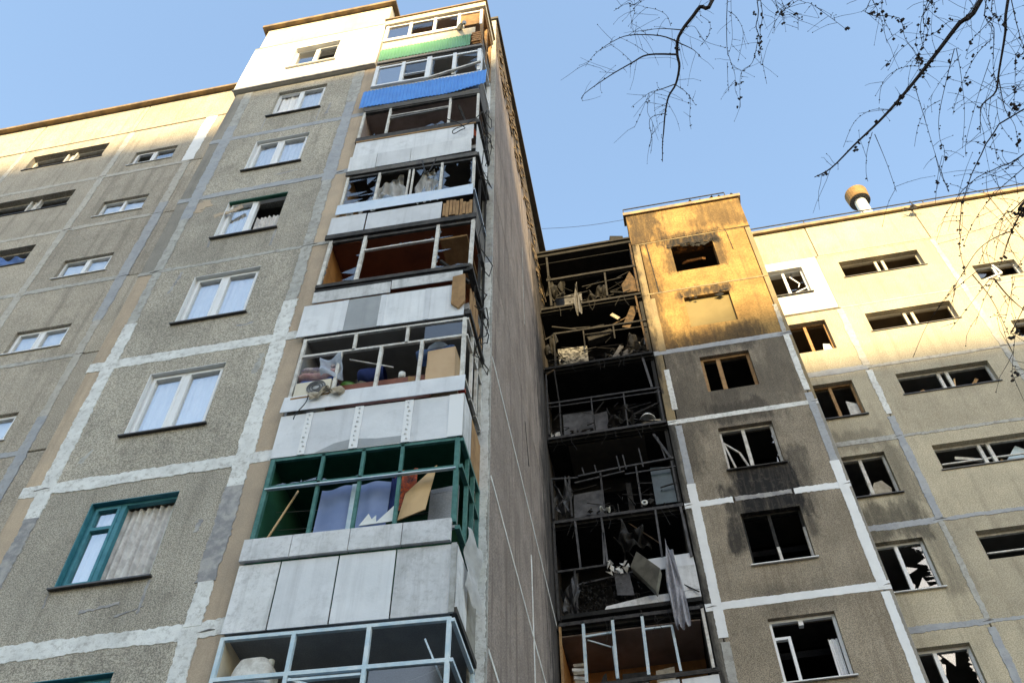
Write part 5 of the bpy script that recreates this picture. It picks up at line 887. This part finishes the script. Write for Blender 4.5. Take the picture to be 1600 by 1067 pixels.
# branch lines of the larch: thickness in mm, cone density, points
BR = [
(22,1,[(1.25,2.0,8.9),(0.95,2.32,8.14),(0.86,2.34,8.1),(0.8,2.38,8.06),(0.73,2.43,8.02),(0.68,2.48,7.97),(0.66,2.55,7.9),(0.66,2.61,7.84),(0.62,2.7,7.78),(0.56,2.75,7.72),(0.52,2.83,7.65),(0.49,2.92,7.57),(0.47,2.97,7.51),(0.45,3.06,7.43)]),
(9,0,[(0.73,2.44,8.01),(0.59,2.48,8.23),(0.48,2.55,8.42)]),
(9,0,[(0.68,2.49,7.95),(0.56,2.39,7.86),(0.36,2.31,7.76),(0.23,2.29,7.64),(0.12,2.29,7.5),(0.05,2.3,7.36)]),
(11,0,[(0.66,2.54,7.87),(0.48,2.56,8.01),(0.37,2.64,8.12),(0.21,2.74,8.21),(0.02,2.87,8.29),(-0.0,2.96,8.38)]),
(8,0,[(0.68,2.49,7.94),(0.78,2.59,8.03),(0.84,2.69,8.12)]),
(8,0,[(0.62,2.69,7.76),(0.49,2.65,7.62),(0.42,2.6,7.49),(0.29,2.6,7.33)]),
(5,0,[(0.62,2.7,7.76),(0.69,2.8,7.84),(0.75,2.93,7.91)]),
(5,0,[(0.52,2.83,7.65),(0.42,2.88,7.71),(0.42,3.03,7.71),(0.4,3.14,7.73)]),
(4,1,[(0.69,2.81,7.87),(0.71,2.85,7.84),(0.69,2.97,7.79),(0.69,3.03,7.76)]),
(4,0,[(0.49,2.59,8.09),(0.41,2.55,8.21),(0.33,2.53,8.33)]),
(4,0,[(0.38,2.66,8.17),(0.32,2.62,8.3),(0.25,2.59,8.42)]),
(3,0,[(0.66,2.44,8.13),(0.64,2.37,8.15),(0.58,2.33,8.18),(0.5,2.3,8.19)]),
(3,0,[(0.73,2.43,8.02),(0.8,2.43,8.01),(0.85,2.52,7.97),(0.98,2.58,7.93)]),
(3,0,[(0.85,2.33,8.04),(0.85,2.37,8.03),(0.9,2.42,8.0),(0.88,2.49,7.97),(0.82,2.55,7.96)]),
(3,0,[(0.43,2.66,7.62),(0.36,2.74,7.54),(0.3,2.8,7.46)]),
(3,0,[(0.43,2.67,7.62),(0.4,2.75,7.55),(0.42,2.81,7.48),(0.38,2.91,7.4)]),
(6,0,[(1.25,2.0,8.9),(1.1,2.47,8.49),(1.06,2.76,8.38),(1.07,2.84,8.35),(1.09,2.94,8.3),(1.08,3.03,8.27),(1.09,3.08,8.24)]),
(4,0,[(1.05,2.86,8.35),(1.03,2.95,8.25),(1.02,3.0,8.17)]),
(4,0,[(1.25,2.0,8.9),(1.14,2.5,8.58),(1.11,2.73,8.44),(1.06,2.81,8.36)]),
(4,0,[(1.1,2.54,8.46),(1.16,2.61,8.5),(1.2,2.74,8.51),(1.15,2.94,8.51)]),
(7,2,[(1.25,2.0,8.9),(1.26,2.42,8.26),(1.23,2.57,8.18),(1.23,2.62,8.12),(1.17,2.76,8.04),(1.09,2.79,8.0),(1.06,2.86,7.94),(1.04,2.98,7.85)]),
(6,2,[(1.25,2.0,8.9),(1.3,2.46,8.35),(1.27,2.64,8.25),(1.25,2.72,8.18),(1.26,2.94,8.05)]),
(4,1,[(1.25,2.0,8.9),(1.43,2.54,8.51),(1.42,2.64,8.48),(1.41,2.71,8.45)]),
(4,1,[(1.25,2.0,8.9),(1.47,2.54,8.5),(1.47,2.62,8.47),(1.47,2.68,8.45)]),
(4,0,[(1.25,2.0,8.9),(0.51,2.35,8.49),(0.42,2.34,8.45),(0.31,2.36,8.4)]),
(4,0,[(1.25,2.0,8.9),(0.52,2.35,8.49),(0.45,2.39,8.38),(0.4,2.45,8.25)]),
(24,2,[(2.75,1.75,7.7),(2.28,2.26,7.14),(2.14,2.34,7.06),(2.0,2.44,6.97),(1.85,2.54,6.87),(1.73,2.6,6.78),(1.6,2.66,6.69),(1.44,2.73,6.6),(1.29,2.79,6.5),(1.18,2.79,6.43)]),
(5,2,[(2.07,2.42,6.92),(2.01,2.55,6.84),(1.94,2.71,6.73),(1.92,2.81,6.64),(1.92,2.86,6.56),(1.85,3.01,6.45)]),
(4,1,[(2.08,2.42,6.92),(2.09,2.55,6.85),(2.09,2.73,6.76),(2.06,2.91,6.67)]),
(4,0,[(1.8,2.5,6.75),(1.81,2.63,6.6),(1.83,2.82,6.41),(1.84,2.92,6.26)]),
(4,0,[(1.83,2.42,6.78),(1.79,2.45,6.87),(1.73,2.51,6.94),(1.7,2.6,6.99),(1.7,2.72,7.02)]),
(4,0,[(1.64,2.58,6.65),(1.58,2.62,6.76),(1.51,2.72,6.85),(1.46,2.89,6.89)]),
(4,1,[(1.95,2.63,6.75),(1.86,2.64,6.7),(1.79,2.69,6.62),(1.74,2.76,6.52)]),
(4,0,[(1.53,2.66,6.58),(1.48,2.73,6.5),(1.45,2.8,6.41),(1.44,2.82,6.34)]),
(4,0,[(1.54,2.67,6.57),(1.56,2.77,6.42),(1.57,2.87,6.27)]),
(7,2,[(2.75,1.75,7.7),(2.01,2.21,7.15),(1.96,2.34,7.03),(1.89,2.42,6.95),(1.87,2.46,6.86)]),
(6,2,[(2.75,1.75,7.7),(1.79,2.29,7.53),(1.91,2.37,7.37),(1.91,2.45,7.25),(1.94,2.51,7.13),(1.92,2.57,7.02)]),
(4,1,[(2.75,1.75,7.7),(1.83,2.31,7.5),(1.82,2.35,7.44),(1.83,2.49,7.32)]),
(5,2,[(2.75,1.75,7.7),(2.25,2.28,7.14),(2.13,2.38,7.2),(2.06,2.46,7.25),(1.96,2.51,7.32),(1.81,2.67,7.36)]),
(5,2,[(2.34,2.34,7.08),(2.26,2.4,7.05),(2.2,2.44,7.02),(2.15,2.51,6.96)]),
(5,2,[(2.28,2.42,6.95),(2.2,2.46,6.91),(2.12,2.54,6.85),(2.04,2.65,6.76),(2.0,2.7,6.69)]),
(4,1,[(2.13,2.49,6.98),(2.01,2.55,6.88),(1.89,2.63,6.77)]),
(14,1,[(2.75,1.75,7.7),(2.33,2.19,6.91),(2.29,2.33,6.81),(2.23,2.5,6.7),(2.19,2.57,6.62),(2.12,2.6,6.58),(2.08,2.61,6.53),(2.05,2.7,6.43)]),
(6,2,[(2.19,2.49,6.6),(2.18,2.6,6.47),(2.19,2.65,6.35),(2.17,2.74,6.23)]),
(8,1,[(2.75,1.75,7.7),(2.34,2.3,7.21),(2.33,2.4,7.05),(2.28,2.54,6.9),(2.25,2.62,6.75)]),
(4,1,[(2.14,2.53,6.48),(2.18,2.57,6.38),(2.2,2.62,6.28)]),
(4,0,[(2.11,2.53,6.49),(2.07,2.59,6.4),(2.05,2.62,6.31),(2.04,2.73,6.17)]),
(4,0,[(2.16,2.4,6.66),(2.06,2.56,6.54),(1.97,2.72,6.41),(1.94,2.76,6.32)]),
(4,0,[(2.17,2.59,6.56),(2.14,2.65,6.42),(2.15,2.69,6.27)]),
(6,2,[(2.75,1.75,7.7),(2.4,2.37,6.8),(2.33,2.43,6.74),(2.3,2.51,6.66),(2.27,2.6,6.57),(2.23,2.64,6.5)]),
(3,0,[(2.09,2.65,6.07),(1.99,2.63,6.13),(1.92,2.6,6.18)]),
(4,1,[(2.75,1.75,7.7),(1.32,2.18,7.47),(1.4,2.2,7.44),(1.49,2.27,7.39),(1.59,2.36,7.33)]),
(4,1,[(2.75,1.75,7.7),(1.33,2.19,7.46),(1.34,2.26,7.44),(1.33,2.34,7.4)]),
(8,0,[(2.75,2.3,6.2),(1.98,2.45,5.74),(1.9,2.56,5.83),(1.83,2.66,5.92),(1.78,2.79,5.99),(1.73,2.95,6.04)]),
(5,0,[(2.75,2.3,6.2),(1.98,2.45,5.74),(1.92,2.57,5.82),(1.83,2.67,5.92)]),
(6,0,[(2.75,2.3,6.2),(1.9,2.4,5.55),(1.8,2.57,5.62),(1.74,2.73,5.67),(1.71,2.89,5.7)]),
(7,0,[(2.75,2.3,6.2),(1.85,2.47,5.41),(1.8,2.59,5.48),(1.78,2.7,5.54),(1.73,2.9,5.55)]),
(6,0,[(1.81,2.66,5.43),(1.77,2.73,5.5),(1.72,2.83,5.56),(1.67,2.98,5.59),(1.62,3.11,5.61),(1.54,3.28,5.63),(1.47,3.47,5.61)]),
(12,2,[(2.75,2.3,6.2),(1.89,2.52,5.48),(1.86,2.57,5.46),(1.81,2.65,5.43),(1.75,2.78,5.37)]),
(4,0,[(1.69,2.87,5.46),(1.62,2.92,5.45),(1.55,2.98,5.44)]),
(4,0,[(1.73,2.9,5.42),(1.62,2.98,5.35),(1.51,3.04,5.27)]),
(4,0,[(1.74,2.91,5.41),(1.67,2.96,5.33),(1.61,3.02,5.25)]),
(5,0,[(1.63,2.83,5.38),(1.69,2.92,5.29),(1.73,3.04,5.17)]),
(7,2,[(1.71,2.84,5.34),(1.74,2.88,5.25),(1.78,2.91,5.16),(1.78,2.91,5.11)]),
(4,0,[(2.75,2.3,6.2),(1.84,2.75,5.35),(1.79,2.84,5.31),(1.73,2.99,5.22)]),
(5,1,[(2.75,2.3,6.2),(1.76,2.89,5.14),(1.72,2.93,5.09),(1.67,3.03,4.98),(1.64,3.08,4.9)]),
(3,0,[(1.77,2.66,6.2),(1.74,2.75,6.16),(1.71,2.87,6.09)]),
(3,0,[(1.74,2.65,6.22),(1.75,2.73,6.17),(1.78,2.82,6.1)]),
]

# ============================================================ larch whose hanging twigs cross the top right corner
random.seed(77)
tree = thing('larch_tree', 'bare larch tree with drooping cone-dotted twigs hanging in front of the sky', 'tree', (5.5, -1.5, 0))
q = MB(); q.tube([(5.5, -1.5, -.1), (5.52, -1.48, 2), (5.45, -1.5, 5), (5.5, -1.42, 8), (5.48, -1.5, 11), (5.5, -1.5, 13.5), (5.5, -1.5, 15)], [.26, .22, .19, .15, .11, .06, .02], 12); build(q, 'trunk', m_bark, tree, smooth=True)
HUBS = [((5.5, -1.42, 9.3), (1.25, 2.0, 8.9)), ((5.48, -1.42, 8.1), (2.75, 1.75, 7.7)), ((5.46, -1.45, 6.3), (2.75, 2.3, 6.2))]
for a, c in HUBS:
    a, c = Vector(a), Vector(c); build(MB().tube([a, a.lerp(c, .35)+Vector((0, 0, .25)), a.lerp(c, .7)+Vector((0, 0, .2)), c], [.06, .05, .038, .028], 7), 'limb', m_bark, tree, smooth=True)
def smooth_pts(P, k=3):
    P = [Vector(p) for p in P]; out = []
    for i in range(len(P)-1):
        p0, p1, p2, p3 = P[max(i-1, 0)], P[i], P[i+1], P[min(i+2, len(P)-1)]
        for j in range(k):
            t = j/k; out.append(.5*((2*p1)+(p2-p0)*t+(2*p0-5*p1+4*p2-p3)*t*t+(3*p1-p0-3*p2+p3)*t**3))
    return out+[P[-1]]
def twig(p, d, L, r):
    pts = [p.copy()]; n = max(3, int(L/.06)); d = d.normalized()
    for i in range(n): d = (d+Vector((random.gauss(0, .12), random.gauss(0, .12), random.gauss(0, .08)-.16))).normalized(); pts.append(pts[-1]+d*(L/n))
    return pts
for rad, cn, P in BR:
    pts = smooth_pts(P, 4); n = len(pts); r = rad/1000*(.7 if rad > 10 else .55); q = MB()
    q.tube(pts, [max(.0013, r*(1-.85*i/(n-1))) for i in range(n)], 6 if rad > 9 else 4)
    L = sum((pts[i+1]-pts[i]).length for i in range(n-1)); first = 4 if len(P) and P[0] in [tuple(h[1]) for h in HUBS] else 1
    nt_ = int(L*(11 if rad > 7 else 6))
    for k in range(nt_):                                  # short side twigs
        i = random.randrange(min(first, n-2), n-1); p = pts[i].lerp(pts[i+1], random.random()); d = Vector((random.gauss(0, 1), random.gauss(0, 1), random.gauss(-.3, .7)))
        tp = twig(p, d, random.uniform(.05, .3) if rad > 7 else random.uniform(.04, .22), .002); q.tube(tp, [0.0015*(1-.5*j/len(tp)) for j in range(len(tp))], 3)
        for s_ in tp[1::2]:
            if random.random() < .6: q.blob(s_, .0038, .3)
    acc = 0
    for i in range(first, n-1):                           # knobbly short shoots
        seg = (pts[i+1]-pts[i]).length; m_ = max(1, int(seg/.035))
        for k in range(m_):
            if random.random() < .55: q.blob(pts[i].lerp(pts[i+1], random.random())+Vector((random.gauss(0, .004), random.gauss(0, .004), 0)), random.uniform(.004, .007), .3)
    br = build(q, 'branch', m_bark, tree)
    if cn:
        c = MB()
        for k in range(int(L*(2.2 if cn == 1 else 7))):
            i = random.randrange(min(first, n-2), n-1); p = pts[i].lerp(pts[i+1], random.random())+Vector((random.gauss(0, .012), random.gauss(0, .012), -.01)); rr = random.uniform(.006, .0115)
            for j in range(3): c.blob(p+Vector((random.gauss(0, .005), random.gauss(0, .005), (j-1)*rr*.7)), rr, .25)
        if c.v: setp(build(c, 'cones', m_bark, br), kind='stuff')

# long drooping twigs that fill the corner
for k in range(34):
    h = Vector(random.choice([HUBS[1][1], HUBS[1][1], HUBS[2][1]])); st = h+Vector((random.uniform(-.65, .25), random.uniform(-.1, .6), random.uniform(-.1, .5)))
    d = Vector((random.gauss(-.5, .4), random.gauss(.3, .3), random.gauss(-.2, .3))); tp = twig(st, d, random.uniform(.5, 1.2), .002)
    mid = h.lerp(st, .5)+Vector((0, 0, .08)); pts = [h, mid, st]+tp[1:]; q = MB(); n = len(pts)
    q.tube(pts, [max(.0014, .005*(1-.8*i/(n-1))) for i in range(n)], 4)
    for i in range(3, n):
        for j in range(2):
            if random.random() < .8: q.blob(pts[i]+Vector((random.gauss(0, .006), random.gauss(0, .006), random.gauss(0, .015))), random.choice((.004, .005, .007, .010)), .3)
        if random.random() < .25:
            t2 = twig(pts[i], Vector((random.gauss(0, 1), random.gauss(0, 1), -.3)), random.uniform(.08, .3), .002); q.tube(t2, .0015, 3)
    build(q, 'twig', m_bark, tree)
